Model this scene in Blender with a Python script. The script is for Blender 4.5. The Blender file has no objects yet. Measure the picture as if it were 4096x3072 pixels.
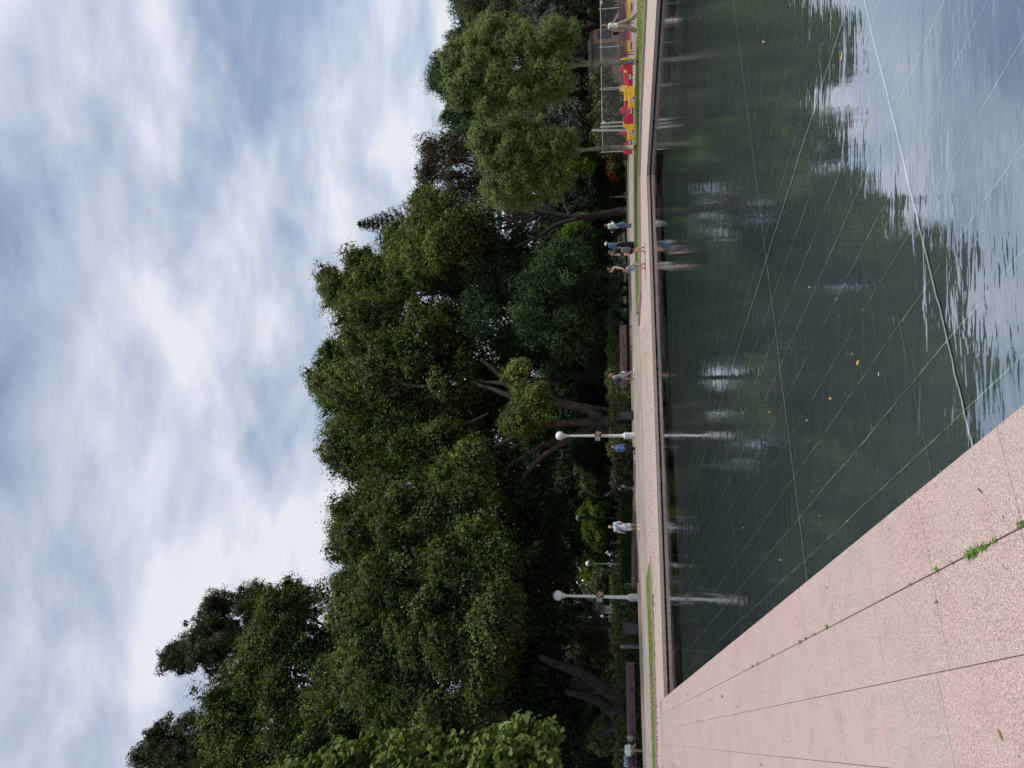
import bpy, bmesh, math, random
import numpy as np
from mathutils import Vector, Matrix, geometry
S = bpy.context.scene
R = math.radians
rnd = random.Random(7)
rng = np.random.default_rng(7)
# ------------------------------------------------------------------ camera, sky, sun, exposure
F_PX = 2900.0; CAM_H = 1.6; ROLL = .0115
PITCH = math.atan((2437 - 2048) / F_PX)
fw = np.array([0, math.cos(PITCH), math.sin(PITCH)]); U0 = np.array([0, -math.sin(PITCH), math.cos(PITCH)]); X0 = np.array([1., 0, 0])
cup = math.cos(ROLL) * U0 + math.sin(ROLL) * X0; crt = math.cos(ROLL) * X0 - math.sin(ROLL) * U0
cd = bpy.data.cameras.new('camera'); cam = bpy.data.objects.new('camera', cd); S.collection.objects.link(cam)
cd.lens = F_PX * 36 / 4096; cd.sensor_width = 36; cd.clip_start = .05; cd.clip_end = 3000
m = Matrix.Identity(4)                      # the photograph was stored turned a quarter turn: image right = world down
for i, c in enumerate((-cup, crt, -fw)):
    for j in range(3): m[j][i] = c[j]
m[2][3] = CAM_H
cam.matrix_world = m; S.camera = cam

SUN_DIR = Vector((.42, -.12, 1.05)).normalized()
w = bpy.data.worlds.new('World'); S.world = w; w.use_nodes = True
nt = w.node_tree; N = nt.nodes; L = nt.links
for n in list(N): N.remove(n)
out = N.new('ShaderNodeOutputWorld'); bg = N.new('ShaderNodeBackground'); bg.inputs[1].default_value = .1
sky = N.new('ShaderNodeTexSky'); sky.sky_type = 'NISHITA'; sky.sun_disc = False
sky.sun_elevation = math.asin(SUN_DIR.z); sky.sun_rotation = math.atan2(SUN_DIR.x, SUN_DIR.y)
sky.air_density = 1.0; sky.dust_density = 1.2; sky.ozone_density = 1.6
tc = N.new('ShaderNodeTexCoord'); sep = N.new('ShaderNodeSeparateXYZ'); L.new(tc.outputs['Generated'], sep.inputs[0])
def M(op, a, b=None, c=None, clamp=False):
    n = N.new('ShaderNodeMath'); n.operation = op; n.use_clamp = clamp
    for i, v in enumerate((a, b, c)):
        if v is None: continue
        if isinstance(v, (int, float)): n.inputs[i].default_value = v
        else: L.new(v, n.inputs[i])
    return n.outputs[0]
zz = M('ADD', M('MAXIMUM', sep.outputs['Z'], 0.0), .30)
px = M('DIVIDE', sep.outputs['X'], zz); py = M('DIVIDE', sep.outputs['Y'], zz)
comb = N.new('ShaderNodeCombineXYZ'); L.new(px, comb.inputs[0]); L.new(py, comb.inputs[1]); L.new(M('MULTIPLY', sep.outputs['Z'], 1.3), comb.inputs[2])
def cloud(scale, rot, sx, sy, det, rough, off, dist):
    mp = N.new('ShaderNodeMapping'); mp.inputs['Rotation'].default_value = (0, 0, R(rot)); mp.inputs['Scale'].default_value = (sx, sy, 1); mp.inputs['Location'].default_value = off
    L.new(comb.outputs[0], mp.inputs[0])
    nz = N.new('ShaderNodeTexNoise'); nz.inputs['Scale'].default_value = scale; nz.inputs['Detail'].default_value = det; nz.inputs['Roughness'].default_value = rough; nz.inputs['Distortion'].default_value = dist
    L.new(mp.outputs[0], nz.inputs['Vector']); return nz.outputs[0]
c1 = cloud(1.5, 35, 1, 1.3, 4, .55, (3.3, 1.2, 0), .35)
c2 = cloud(4.2, 40, .9, 1.45, 8, .54, (7.1, 4.4, 2), .35)
c3 = cloud(11, 50, .7, 1.8, 6, .6, (1.1, 8.2, 5), .4)
den = M('ADD', M('ADD', M('MULTIPLY', c1, .66), M('MULTIPLY', c2, .32)), M('MULTIPLY', c3, .07))
rmp = N.new('ShaderNodeValToRGB'); L.new(den, rmp.inputs[0])
rmp.color_ramp.elements[0].position = .43; rmp.color_ramp.elements[0].color = (.16, .16, .16, 1)
rmp.color_ramp.elements[1].position = .63; rmp.color_ramp.elements[1].color = (1, 1, 1, 1)
low = M('SUBTRACT', 1.0, M('MULTIPLY', sep.outputs['Z'], 1.15), clamp=True)
fac = M('MAXIMUM', rmp.outputs[0], M('MULTIPLY', M('POWER', low, 2.0), .8))
rc = N.new('ShaderNodeValToRGB'); L.new(den, rc.inputs[0])
rc.color_ramp.elements[0].position = .42; rc.color_ramp.elements[0].color = (5.5, 6.25, 7.7, 1)
rc.color_ramp.elements[1].position = .66; rc.color_ramp.elements[1].color = (7.3, 7.5, 8.1, 1)
dp = N.new('ShaderNodeVectorMath'); dp.operation = 'DOT_PRODUCT'; gv = fw - cup * (1150 - 2048) / F_PX + crt * (1536 - 1500) / F_PX; gv = gv / np.linalg.norm(gv); dp.inputs[1].default_value = tuple(gv); L.new(tc.outputs['Generated'], dp.inputs[0])
glow = M('POWER', M('MAXIMUM', dp.outputs['Value'], 0.0), 26.0)      # brighter thin cloud low above the trees
fac = M('ADD', fac, M('MULTIPLY', glow, .20), clamp=True); den2 = M('ADD', den, M('MULTIPLY', glow, .05)); L.new(den2, rc.inputs[0])
mx = N.new('ShaderNodeMixRGB'); L.new(fac, mx.inputs[0]); L.new(sky.outputs[0], mx.inputs[1]); L.new(rc.outputs[0], mx.inputs[2])
L.new(mx.outputs[0], bg.inputs[0]); L.new(bg.outputs[0], out.inputs[0])
sd = bpy.data.lights.new('sun', 'SUN'); sd.energy = 3.1; sd.angle = R(7); sd.color = (1, .95, .87)
so = bpy.data.objects.new('sun', sd); S.collection.objects.link(so); so.rotation_euler = SUN_DIR.to_track_quat('Z', 'Y').to_euler(); so.location = (20, -20, 60)
S.view_settings.view_transform = 'Standard'; S.view_settings.look = 'None'; S.view_settings.exposure = .15; S.view_settings.gamma = 1
try:
    S.cycles.max_bounces = 6; S.cycles.diffuse_bounces = 2; S.cycles.glossy_bounces = 3; S.cycles.transmission_bounces = 4; S.cycles.transparent_max_bounces = 8
    S.cycles.caustics_reflective = False; S.cycles.caustics_refractive = False
except Exception: pass

# ------------------------------------------------------------------ measuring helpers (photo pixel -> place on the ground)
def ray(x, y): return fw - cup * (x - 2048) / F_PX + crt * (1536 - y) / F_PX
def P(x, y, z=0.0):
    r = ray(x, y); t = (z - CAM_H) / r[2]; return Vector((r[0] * t, r[1] * t, z))
def D(x, y, dist):
    r = ray(x, y); r = r * (dist / r[1]); return Vector((r[0], r[1], r[2] + CAM_H))
E_ = Vector((-.438, .899)).normalized(); N_ = Vector((E_.y, -E_.x))
def W(a, c, z=0.0):
    p = E_ * a + N_ * c; return Vector((p.x, p.y, z))
# ------------------------------------------------------------------ object helpers
COL = S.collection
def meshobj(name, me, mat=None, parent=None):
    o = bpy.data.objects.new(name, me); COL.objects.link(o)
    if mat is not None:
        me.materials.clear()
        for mm in (mat if isinstance(mat, (list, tuple)) else [mat]): me.materials.append(mm)
    if parent is not None: o.parent = parent
    return o
def obj(name, bm, mat=None, parent=None, smooth=False):
    me = bpy.data.meshes.new(name)
    if smooth:
        for f in bm.faces: f.smooth = True
    bm.to_mesh(me); bm.free(); return meshobj(name, me, mat, parent)
def npmesh(name, V, Fq, mat=None, parent=None, tint=None, smooth=False):
    me = bpy.data.meshes.new(name); V = np.asarray(V, dtype=np.float32); Fq = np.asarray(Fq, dtype=np.int32); k = Fq.shape[1]
    me.vertices.add(len(V)); me.vertices.foreach_set('co', V.ravel())
    me.loops.add(Fq.size); me.loops.foreach_set('vertex_index', Fq.ravel())
    me.polygons.add(len(Fq)); me.polygons.foreach_set('loop_start', np.arange(0, Fq.size, k, dtype=np.int32)); 
    try: me.polygons.foreach_set('loop_total', np.full(len(Fq), k, dtype=np.int32))
    except Exception: pass
    me.polygons.foreach_set('use_smooth', np.full(len(Fq), bool(smooth)))
    me.update(calc_edges=True)
    if tint is not None:
        at = me.attributes.new('tint', 'FLOAT', 'FACE'); at.data.foreach_set('value', np.asarray(tint, dtype=np.float32))
    return meshobj(name, me, mat, parent)
def tag(o, label=None, cat=None, group=None, kind=None):
    if label: o['label'] = label
    if cat: o['category'] = cat
    if group: o['group'] = group
    if kind: o['kind'] = kind
    return o
def thing(name, label, cat, loc=(0, 0, 0), rz=0, group=None):
    o = bpy.data.objects.new(name, None); COL.objects.link(o); o.location = loc; o.rotation_euler = (0, 0, rz); o.empty_display_size = .2
    return tag(o, label, cat, group)
def copy_tree(o, parent=None):
    c = o.copy(); COL.objects.link(c); c.parent = parent
    for ch in [x for x in KIDS.get(o.name, [])]: copy_tree(ch, c)
    return c
KIDS = {}
def index_kids():
    KIDS.clear()
    for o in bpy.data.objects:
        if o.parent is not None: KIDS.setdefault(o.parent.name, []).append(o)
def box(bm, x0, x1, y0, y1, z0, z1, mat=None):
    vs = [bm.verts.new(Vector(p) if mat is None else mat @ Vector(p)) for p in ((x0, y0, z0), (x1, y0, z0), (x1, y1, z0), (x0, y1, z0), (x0, y0, z1), (x1, y0, z1), (x1, y1, z1), (x0, y1, z1))]
    fs = []
    for f in ((0, 3, 2, 1), (4, 5, 6, 7), (0, 1, 5, 4), (1, 2, 6, 5), (2, 3, 7, 6), (3, 0, 4, 7)): fs.append(bm.faces.new([vs[i] for i in f]))
    return fs
def cyl(bm, p0, p1, r0, r1=None, n=10, caps=True):
    p0 = Vector(p0); p1 = Vector(p1); r1 = r0 if r1 is None else r1; d = (p1 - p0)
    if d.length < 1e-6: return
    d.normalize(); a = d.orthogonal().normalized(); b = d.cross(a)
    A = [bm.verts.new(p0 + (a * math.cos(2 * math.pi * i / n) + b * math.sin(2 * math.pi * i / n)) * r0) for i in range(n)]
    B = [bm.verts.new(p1 + (a * math.cos(2 * math.pi * i / n) + b * math.sin(2 * math.pi * i / n)) * r1) for i in range(n)]
    for i in range(n): bm.faces.new((A[i], A[(i + 1) % n], B[(i + 1) % n], B[i]))
    if caps: bm.faces.new(A[::-1]); bm.faces.new(B)
def lathe(bm, prof, n=16, c=(0, 0, 0), rot=0):
    rings = []
    for r, z in prof: rings.append([bm.verts.new((c[0] + r * math.cos(2 * math.pi * i / n + rot), c[1] + r * math.sin(2 * math.pi * i / n + rot), c[2] + z)) for i in range(n)])
    for k in range(len(rings) - 1):
        for i in range(n): bm.faces.new((rings[k][i], rings[k][(i + 1) % n], rings[k + 1][(i + 1) % n], rings[k + 1][i]))
    bm.faces.new(rings[0][::-1]); bm.faces.new(rings[-1])
def ball(bm, c, r, sub=2, sc=(1, 1, 1), rot=None):
    mt = Matrix.Translation(c) @ (rot.to_4x4() if rot is not None else Matrix.Identity(4)) @ Matrix.Diagonal((r * sc[0], r * sc[1], r * sc[2], 1))
    bmesh.ops.create_icosphere(bm, subdivisions=sub, radius=1, matrix=mt)
def prism(bm, poly, z0, z1):
    """polygon (list of xy) extruded from z0 to z1"""
    pv = [Vector((p[0], p[1], 0)) for p in poly]
    lo = [bm.verts.new((p.x, p.y, z0)) for p in pv]; hi = [bm.verts.new((p.x, p.y, z1)) for p in pv]
    for t in geometry.tessellate_polygon([pv]):
        for fv in ([hi[i] for i in t], [lo[i] for i in t[::-1]]):
            try: bm.faces.new(fv)
            except ValueError: pass
    n = len(poly)
    for i in range(n): bm.faces.new((lo[i], lo[(i + 1) % n], hi[(i + 1) % n], hi[i]))
    bmesh.ops.recalc_face_normals(bm, faces=bm.faces[:])
def sheet(name, poly, z, mat, holes=()):
    bm = bmesh.new(); loops = [[Vector((p[0], p[1], 0)) for p in poly]] + [[Vector((p[0], p[1], 0)) for p in h] for h in holes]
    vs = [bm.verts.new((p.x, p.y, z)) for l in loops for p in l]
    for t in geometry.tessellate_polygon(loops):
        try: f = bm.faces.new([vs[i] for i in t])
        except ValueError: continue
        f.normal_update()
        if f.normal.z < 0: f.normal_flip()
    return tag(obj(name, bm, mat), kind='structure')
# ------------------------------------------------------------------ materials
def mat(name, col, rough=.7, var=0, scale=8, metal=0, bump=0, col2=None, coord='Object', spec=.5, detail=5, bscale=None):
    mt = bpy.data.materials.new(name); mt.use_nodes = True; t = mt.node_tree; b = t.nodes['Principled BSDF']
    b.inputs['Base Color'].default_value = (*col, 1); b.inputs['Roughness'].default_value = rough; b.inputs['Metallic'].default_value = metal
    b.inputs['Specular IOR Level'].default_value = spec
    tcn = t.nodes.new('ShaderNodeTexCoord')
    nz = t.nodes.new('ShaderNodeTexNoise'); nz.inputs['Scale'].default_value = scale; nz.inputs['Detail'].default_value = detail; t.links.new(tcn.outputs[coord], nz.inputs['Vector'])
    r = t.nodes.new('ShaderNodeValToRGB'); c2 = col2 if col2 else tuple(max(0, c * (1 - var)) for c in col)
    c1_ = col if col2 else tuple(min(1, c * (1 + var)) for c in col)
    r.color_ramp.elements[0].position = .35; r.color_ramp.elements[0].color = (*c2, 1); r.color_ramp.elements[1].position = .65; r.color_ramp.elements[1].color = (*c1_, 1)
    t.links.new(nz.outputs[0], r.inputs[0]); t.links.new(r.outputs[0], b.inputs['Base Color'])
    if bump:
        bp = t.nodes.new('ShaderNodeBump'); bp.inputs['Strength'].default_value = bump; bp.inputs['Distance'].default_value = .02
        if bscale:
            n2 = t.nodes.new('ShaderNodeTexNoise'); n2.inputs['Scale'].default_value = bscale; n2.inputs['Detail'].default_value = 6; t.links.new(tcn.outputs[coord], n2.inputs['Vector']); t.links.new(n2.outputs[0], bp.inputs['Height'])
        else: t.links.new(nz.outputs[0], bp.inputs['Height'])
        t.links.new(bp.outputs[0], b.inputs['Normal'])
    return mt
def granite(name, base, dark, light, blotch, speck=95, attr=True, rough=.62):
    """speckled granite: fine crystals, blotchy stain, slight colour difference from slab to slab"""
    mt = bpy.data.materials.new(name); mt.use_nodes = True; t = mt.node_tree; b = t.nodes['Principled BSDF']; n_ = t.nodes.new; l_ = t.links.new
    tcn = n_('ShaderNodeTexCoord')
    def noise(s, d=2, r=.5):
        a = n_('ShaderNodeTexNoise'); a.inputs['Scale'].default_value = s; a.inputs['Detail'].default_value = d; a.inputs['Roughness'].default_value = r; l_(tcn.outputs['Object'], a.inputs['Vector']); return a.outputs[0]
    def ramp(i, p0, p1, c0, c1):
        a = n_('ShaderNodeValToRGB'); a.color_ramp.elements[0].position = p0; a.color_ramp.elements[1].position = p1; a.color_ramp.elements[0].color = (*c0, 1); a.color_ramp.elements[1].color = (*c1, 1); l_(i, a.inputs[0]); return a.outputs[0]
    def mixc(f, a, c, mode='MIX'):
        q = n_('ShaderNodeMixRGB'); q.blend_type = mode
        if isinstance(f, float): q.inputs[0].default_value = f
        else: l_(f, q.inputs[0])
        for k, v in ((1, a), (2, c)):
            if isinstance(v, tuple): q.inputs[k].default_value = (*v, 1)
            else: l_(v, q.inputs[k])
        return q.outputs[0]
    s1 = ramp(noise(speck, 3, .6), .44, .57, (0, 0, 0), (1, 1, 1)); s2 = ramp(noise(speck * 1.9, 2), .5, .62, (0, 0, 0), (1, 1, 1))
    c = mixc(s1, dark, base); c = mixc(s2, c, light)
    bl = ramp(noise(.55, 5, .65), .38, .66, (0, 0, 0), (1, 1, 1))
    c = mixc(bl, c, mixc(.55, c, blotch, 'MIX'))
    st = ramp(noise(3.2, 6, .7), .30, .48, (.86, .84, .82), (1, 1, 1)); c = mixc(1.0, c, st, 'MULTIPLY')
    if attr:
        at = n_('ShaderNodeAttribute'); at.attribute_name = 'tint'
        rr = n_('ShaderNodeValToRGB'); rr.color_ramp.elements[0].color = (.92, .93, .935, 1); rr.color_ramp.elements[1].color = (1.0, .94, .925, 1); l_(at.outputs['Fac'], rr.inputs[0])
        c = mixc(1.0, c, rr.outputs[0], 'MULTIPLY')
    l_(c, b.inputs['Base Color']); b.inputs['Roughness'].default_value = rough
    bp = n_('ShaderNodeBump'); bp.inputs['Strength'].default_value = .25; bp.inputs['Distance'].default_value = .003; l_(noise(speck, 4), bp.inputs['Height']); l_(bp.outputs[0], b.inputs['Normal'])
    return mt
def leafmat(name, dark, mid, light, trans=.28, rough=.45):
    mt = bpy.data.materials.new(name); mt.use_nodes = True; t = mt.node_tree; n_ = t.nodes.new; l_ = t.links.new
    b = t.nodes['Principled BSDF']; o = t.nodes['Material Output']
    at = n_('ShaderNodeAttribute'); at.attribute_name = 'tint'
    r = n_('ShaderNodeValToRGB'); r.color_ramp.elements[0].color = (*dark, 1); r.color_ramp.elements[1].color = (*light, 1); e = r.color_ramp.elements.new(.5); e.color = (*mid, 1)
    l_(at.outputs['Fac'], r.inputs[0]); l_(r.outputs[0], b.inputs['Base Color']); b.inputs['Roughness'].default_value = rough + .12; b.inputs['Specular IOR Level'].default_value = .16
    tr = n_('ShaderNodeBsdfTranslucent'); hs = n_('ShaderNodeHueSaturation'); hs.inputs['Value'].default_value = 1.3; hs.inputs['Saturation'].default_value = 1.15; l_(r.outputs[0], hs.inputs['Color']); l_(hs.outputs[0], tr.inputs[0])
    mxn = n_('ShaderNodeMixShader'); mxn.inputs[0].default_value = trans; l_(b.outputs[0], mxn.inputs[1]); l_(tr.outputs[0], mxn.inputs[2]); l_(mxn.outputs[0], o.inputs[0])
    return mt
G_PINK = granite('pink_granite', (.50, .345, .31), (.19, .155, .16), (.64, .52, .475), (.46, .385, .35), 115)
G_PINK_FAR = granite('pink_granite_paving', (.50, .38, .33), (.26, .21, .19), (.58, .48, .42), (.42, .34, .30), 40, attr=False)
G_FACE = granite('weathered_granite_face', (.50, .365, .32), (.32, .24, .21), (.58, .45, .38), (.40, .29, .25), 60, attr=False)
G_KERB = granite('kerb_granite', (.42, .32, .28), (.22, .18, .16), (.5, .4, .35), (.34, .27, .23), 50, attr=False)
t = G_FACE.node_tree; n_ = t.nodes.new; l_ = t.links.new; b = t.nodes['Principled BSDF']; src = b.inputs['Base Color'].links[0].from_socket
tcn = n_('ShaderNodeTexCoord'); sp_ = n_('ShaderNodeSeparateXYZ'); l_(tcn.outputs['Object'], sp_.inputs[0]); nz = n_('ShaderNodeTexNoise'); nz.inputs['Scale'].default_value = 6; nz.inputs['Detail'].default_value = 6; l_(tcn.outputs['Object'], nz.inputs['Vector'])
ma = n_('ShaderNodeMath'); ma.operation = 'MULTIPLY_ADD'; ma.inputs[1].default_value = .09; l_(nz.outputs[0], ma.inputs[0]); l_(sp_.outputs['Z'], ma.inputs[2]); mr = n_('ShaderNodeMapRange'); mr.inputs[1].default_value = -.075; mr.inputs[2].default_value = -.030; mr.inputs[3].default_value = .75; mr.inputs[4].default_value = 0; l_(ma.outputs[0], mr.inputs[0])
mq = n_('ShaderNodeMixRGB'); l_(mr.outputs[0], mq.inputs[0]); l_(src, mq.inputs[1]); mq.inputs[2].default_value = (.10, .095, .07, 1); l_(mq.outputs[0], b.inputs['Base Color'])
M_JOINT = mat('joint_mortar', (.075, .062, .056), .9, .3)
M_GAP_SHADE = mat('gap_shade_black', (.006, .006, .007), .9, .2)
M_PATH = mat('path_surface', (.33, .275, .245), .85, scale=.35, col2=(.23, .195, .175), bump=.15, bscale=60)
M_SOIL = mat('garden_soil', (.055, .04, .026), .95, scale=1.7, col2=(.025, .03, .014), bump=.6, bscale=9)
M_GRASS = mat('lawn', (.22, .24, .08), .9, scale=2.3, col2=(.085, .13, .022), bump=.5, bscale=30, detail=8)
M_FLOOR = mat('pool_floor_tiles', (.130, .160, .168), .8, scale=.35, col2=(.100, .128, .138), detail=6)
M_FJ = mat('pool_floor_joint', (.58, .62, .50), .8, scale=3, col2=(.22, .27, .23))
M_FJW = mat('pool_floor_white_joint', (.86, .88, .86), .8, .1, scale=9)
M_BARK = mat('fig_bark', (.13, .10, .075), .9, scale=2.2, col2=(.04, .032, .026), bump=.8, bscale=7)
M_BARK_D = mat('dark_bark', (.042, .034, .027), .95, scale=3.5, col2=(.014, .011, .009), bump=1.0, bscale=9, detail=9)
M_BARK_P = mat('plane_tree_bark', (.36, .32, .25), .8, scale=5, col2=(.17, .15, .10), bump=.4, bscale=12)
LM_FIG = leafmat('fig_leaf', (.018, .029, .009), (.090, .128, .032), (.32, .38, .090), .24)
LM_FIG2 = leafmat('fig_leaf_cool', (.016, .030, .011), (.076, .118, .033), (.27, .34, .090), .24)
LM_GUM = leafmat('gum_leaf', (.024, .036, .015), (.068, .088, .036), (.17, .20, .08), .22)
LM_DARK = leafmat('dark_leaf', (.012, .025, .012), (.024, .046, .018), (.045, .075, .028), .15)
LM_DENSE = leafmat('dense_green_leaf', (.018, .042, .016), (.050, .100, .034), (.11, .185, .06), .24)
LM_OLIVE = leafmat('olive_leaf', (.06, .065, .026), (.12, .125, .055), (.20, .19, .09), .2)
LM_RUST = leafmat('rusty_leaf', (.045, .040, .025), (.105, .088, .052), (.18, .155, .10), .18)
LM_SILVER = leafmat('silver_leaf', (.045, .055, .038), (.11, .13, .095), (.24, .26, .20), .12)
LM_PLANE = leafmat('plane_leaf', (.085, .120, .044), (.172, .228, .084), (.29, .35, .14), .36)
LM_NEAR = leafmat('near_plane_leaf', (.06, .095, .025), (.115, .17, .045), (.22, .28, .08), .38)
LM_LIME = leafmat('lime_leaf', (.09, .15, .025), (.17, .27, .04), (.30, .40, .08), .35)
LM_HEDGE = leafmat('hedge_leaf', (.030, .042, .014), (.090, .115, .032), (.30, .34, .14), .15, .3)
LM_HEDGE2 = leafmat('clipped_hedge_leaf', (.025, .055, .012), (.060, .115, .022), (.12, .20, .04), .2)
LM_CYC = leafmat('cycad_frond', (.022, .045, .018), (.045, .08, .032), (.13, .17, .09), .12, .35)
LM_PINE = leafmat('pine_needle', (.015, .028, .014), (.028, .045, .022), (.05, .07, .035), .05)
LM_RED = leafmat('red_flower', (.45, .06, .03), (.60, .09, .05), (.70, .16, .09), .2)
LM_GRASSB = leafmat('grass_blade', (.13, .18, .04), (.24, .29, .08), (.46, .44, .22), .3)
LM_WEED = leafmat('weed_blade', (.06, .14, .02), (.13, .25, .04), (.28, .36, .10), .35)
LM_DRY = leafmat('dry_leaf', (.06, .035, .02), (.16, .09, .045), (.33, .2, .09), .1, .7)
M_WHITE = mat('white_paint', (.72, .73, .71), .45, scale=3, col2=(.58, .59, .56))
M_GLOBE = mat('opal_glass', (.74, .73, .76), .18, .04)
M_LGREEN = mat('pale_green_paint', (.24, .30, .24), .5, .15)
M_LGREEN2 = mat('weathered_board', (.42, .44, .42), .7, .15)
M_BLACK = mat('black_metal', (.014, .015, .018), .4, .3)
M_NAVY = mat('navy_plate', (.013, .014, .024), .4, .1)
M_ORANGE = mat('orange_plate', (.72, .36, .10), .5, .1, scale=30)
M_CREAM = mat('cream_plate', (.80, .66, .45), .5, .1)
M_SLAT = mat('purple_brown_slat', (.22, .14, .14), .4, scale=4, col2=(.16, .10, .10))
M_RED = mat('red_plastic', (.52, .012, .035), .38, .12, scale=5)
M_YEL = mat('yellow_plastic', (.92, .50, .010), .38, .1, scale=5)
M_GALV = mat('galvanised_steel', (.68, .70, .68), .4, .12, metal=.2)
M_STICK = mat('white_sticker', (.75, .75, .73), .5, .1, scale=40)
M_SAND = mat('sandstone', (.62, .40, .27), .85, scale=1.5, col2=(.48, .33, .24), bump=.3)
M_SANDD = mat('brown_stone', (.24, .19, .16), .85, .25, scale=1.5)
M_GREYW = mat('grey_green_wall', (.17, .17, .15), .8, .25)
M_ROOF = mat('slate_roof', (.09, .09, .10), .6, .25)
M_GLASS = mat('window_glass', (.03, .035, .04), .08, .3)
# ------------------------------------------------------------------ ground, pool
AL = 25.1; BL = 23.1; CN = 1.25; CF = 20.60; ANEAR = -24.
Ap = W(AL, CN); Bp = W(BL, CF); Cp = W(ANEAR, CF); Dp = W(ANEAR, CN)
pool = [Ap.xy, Bp.xy, Cp.xy, Dp.xy]
def inset(poly, d):
    n = len(poly); c = sum((Vector(p) for p in poly), Vector((0, 0))) / n; res = []
    for i in range(n):
        p0, p1, p2 = Vector(poly[i - 1]), Vector(poly[i]), Vector(poly[(i + 1) % n])
        e1 = (p1 - p0).normalized(); e2 = (p2 - p1).normalized(); n1 = Vector((-e1.y, e1.x)); n2 = Vector((-e2.y, e2.x))
        if n1.dot(c - p1) < 0: n1 = -n1
        if n2.dot(c - p1) < 0: n2 = -n2
        b = (n1 + n2); res.append(p1 + b * (d / (1 + n1.dot(n2))))
    return res
WZ = -.140; FZ = -.60
big = [(-900, -300), (900, -300), (900, 1500), (-900, 1500)]
sheet('ground', big, -.02, M_SOIL, [inset(pool, -.26)])
# water
mw = bpy.data.materials.new('pool_water'); mw.use_nodes = True; t = mw.node_tree; t.nodes.remove(t.nodes['Principled BSDF']); n_ = t.nodes.new; l_ = t.links.new
fr = n_('ShaderNodeFresnel'); fr.inputs['IOR'].default_value = 1.33
mm = n_('ShaderNodeMath'); mm.operation = 'POWER'; mm.inputs[1].default_value = .31; mm.use_clamp = True; l_(fr.outputs[0], mm.inputs[0])
gl = n_('ShaderNodeBsdfGlossy'); gl.inputs['Roughness'].default_value = .015; gl.inputs[0].default_value = (.90, .94, 1, 1); tp = n_('ShaderNodeBsdfTransparent'); tp.inputs[0].default_value = (.84, .90, .92, 1)
mxs = n_('ShaderNodeMixShader'); l_(mm.outputs[0], mxs.inputs[0]); l_(tp.outputs[0], mxs.inputs[1]); l_(gl.outputs[0], mxs.inputs[2]); l_(mxs.outputs[0], t.nodes['Material Output'].inputs[0])
tcn = n_('ShaderNodeTexCoord')
def wn(s, sc, d, dist=0, rot=0):
    mp = n_('ShaderNodeMapping'); mp.inputs['Scale'].default_value = sc; mp.inputs['Rotation'].default_value = (0, 0, rot); l_(tcn.outputs['Object'], mp.inputs[0]); a = n_('ShaderNodeTexNoise'); a.inputs['Scale'].default_value = s; a.inputs['Detail'].default_value = d; a.inputs['Distortion'].default_value = dist; l_(mp.outputs[0], a.inputs['Vector']); return a.outputs[0]
w1 = wn(2.9, (.5, 1.7, 1), 3, .5, .12); w2 = wn(9, (.55, 1.7, 1), 2, .6, -.15); w3 = wn(.35, (1, 1, 1), 2)
patch = n_('ShaderNodeMapRange'); patch.inputs[1].default_value = .38; patch.inputs[2].default_value = .62; patch.inputs[3].default_value = .35; patch.inputs[4].default_value = 1.3; l_(w3, patch.inputs[0])
a1 = n_('ShaderNodeMath'); a1.operation = 'MULTIPLY_ADD'; l_(w2, a1.inputs[0]); a1.inputs[1].default_value = .16; l_(w1, a1.inputs[2])
a2 = n_('ShaderNodeMath'); a2.operation = 'MULTIPLY'; l_(a1.outputs[0], a2.inputs[0]); l_(patch.outputs[0], a2.inputs[1])
bp = n_('ShaderNodeBump'); bp.inputs['Strength'].default_value = 1.0; bp.inputs['Distance'].default_value = .0046; l_(a2.outputs[0], bp.inputs['Height']); l_(bp.outputs[0], gl.inputs['Normal']); l_(bp.outputs[0], fr.inputs['Normal'])
sheet('water', inset(pool, -.2), WZ, mw)
sheet('pool_floor', inset(pool, -.2), FZ, M_FLOOR)
# joints of the pool floor, seen wavering through the water
def strip(bm, pts, wd, z):
    prev = None
    for i, p in enumerate(pts):
        q = pts[min(i + 1, len(pts) - 1)]; o = pts[max(i - 1, 0)]; d = (q - o); d = d.normalized() if d.length else Vector((1, 0)); nn = Vector((-d.y, d.x)) * (wd(p) if callable(wd) else wd) / 2
        a = bm.verts.new((p.x + nn.x, p.y + nn.y, z)); b = bm.verts.new((p.x - nn.x, p.y - nn.y, z))
        if prev:
            f = bm.faces.new((prev[0], prev[1], b, a)); f.normal_update()
            if f.normal.z < 0: f.normal_flip()
        prev = (a, b)
def wob(a0, c0, a1, c1, amp, step=.16):
    n = max(2, int(math.hypot(a1 - a0, c1 - c0) / step)); r = []; k = 0
    for i in range(n + 1):
        t_ = i / n; k = .6 * k + rnd.gauss(0, amp); p = W(a0 + (a1 - a0) * t_, c0 + (c1 - c0) * t_); d = E_ if abs(c1 - c0) > abs(a1 - a0) else N_
        r.append(Vector((p.x + d.x * k, p.y + d.y * k)))
    return r
bm = bmesh.new()
c = 1.45
while c < 20.3:
    if abs(c - 6.1) > .2: strip(bm, wob(-6, c, 24.4, c, .003), (lambda q_, k_=rnd.uniform(.8, 1.25): (.0085 + .00075 * max(0, q_.y)) * k_), FZ + .004)
    c += .5
a = -5.5
while a < 24:
    c0 = 1.4
    if min(abs(a - q) for q in (4.45, 8.68, 13.3, 17.6, 21.9, .2)) > .12:
        while c0 < 20:
            ln = rnd.uniform(.6, 3.5)
            if rnd.random() < .55: strip(bm, wob(a, c0, a, min(20.3, c0 + ln), .003), rnd.uniform(.003, .006), FZ + .008)
            c0 += ln
    a += .46
tag(obj('pool_floor_joints', bm, M_FJ), kind='structure')
bm = bmesh.new()
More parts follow.
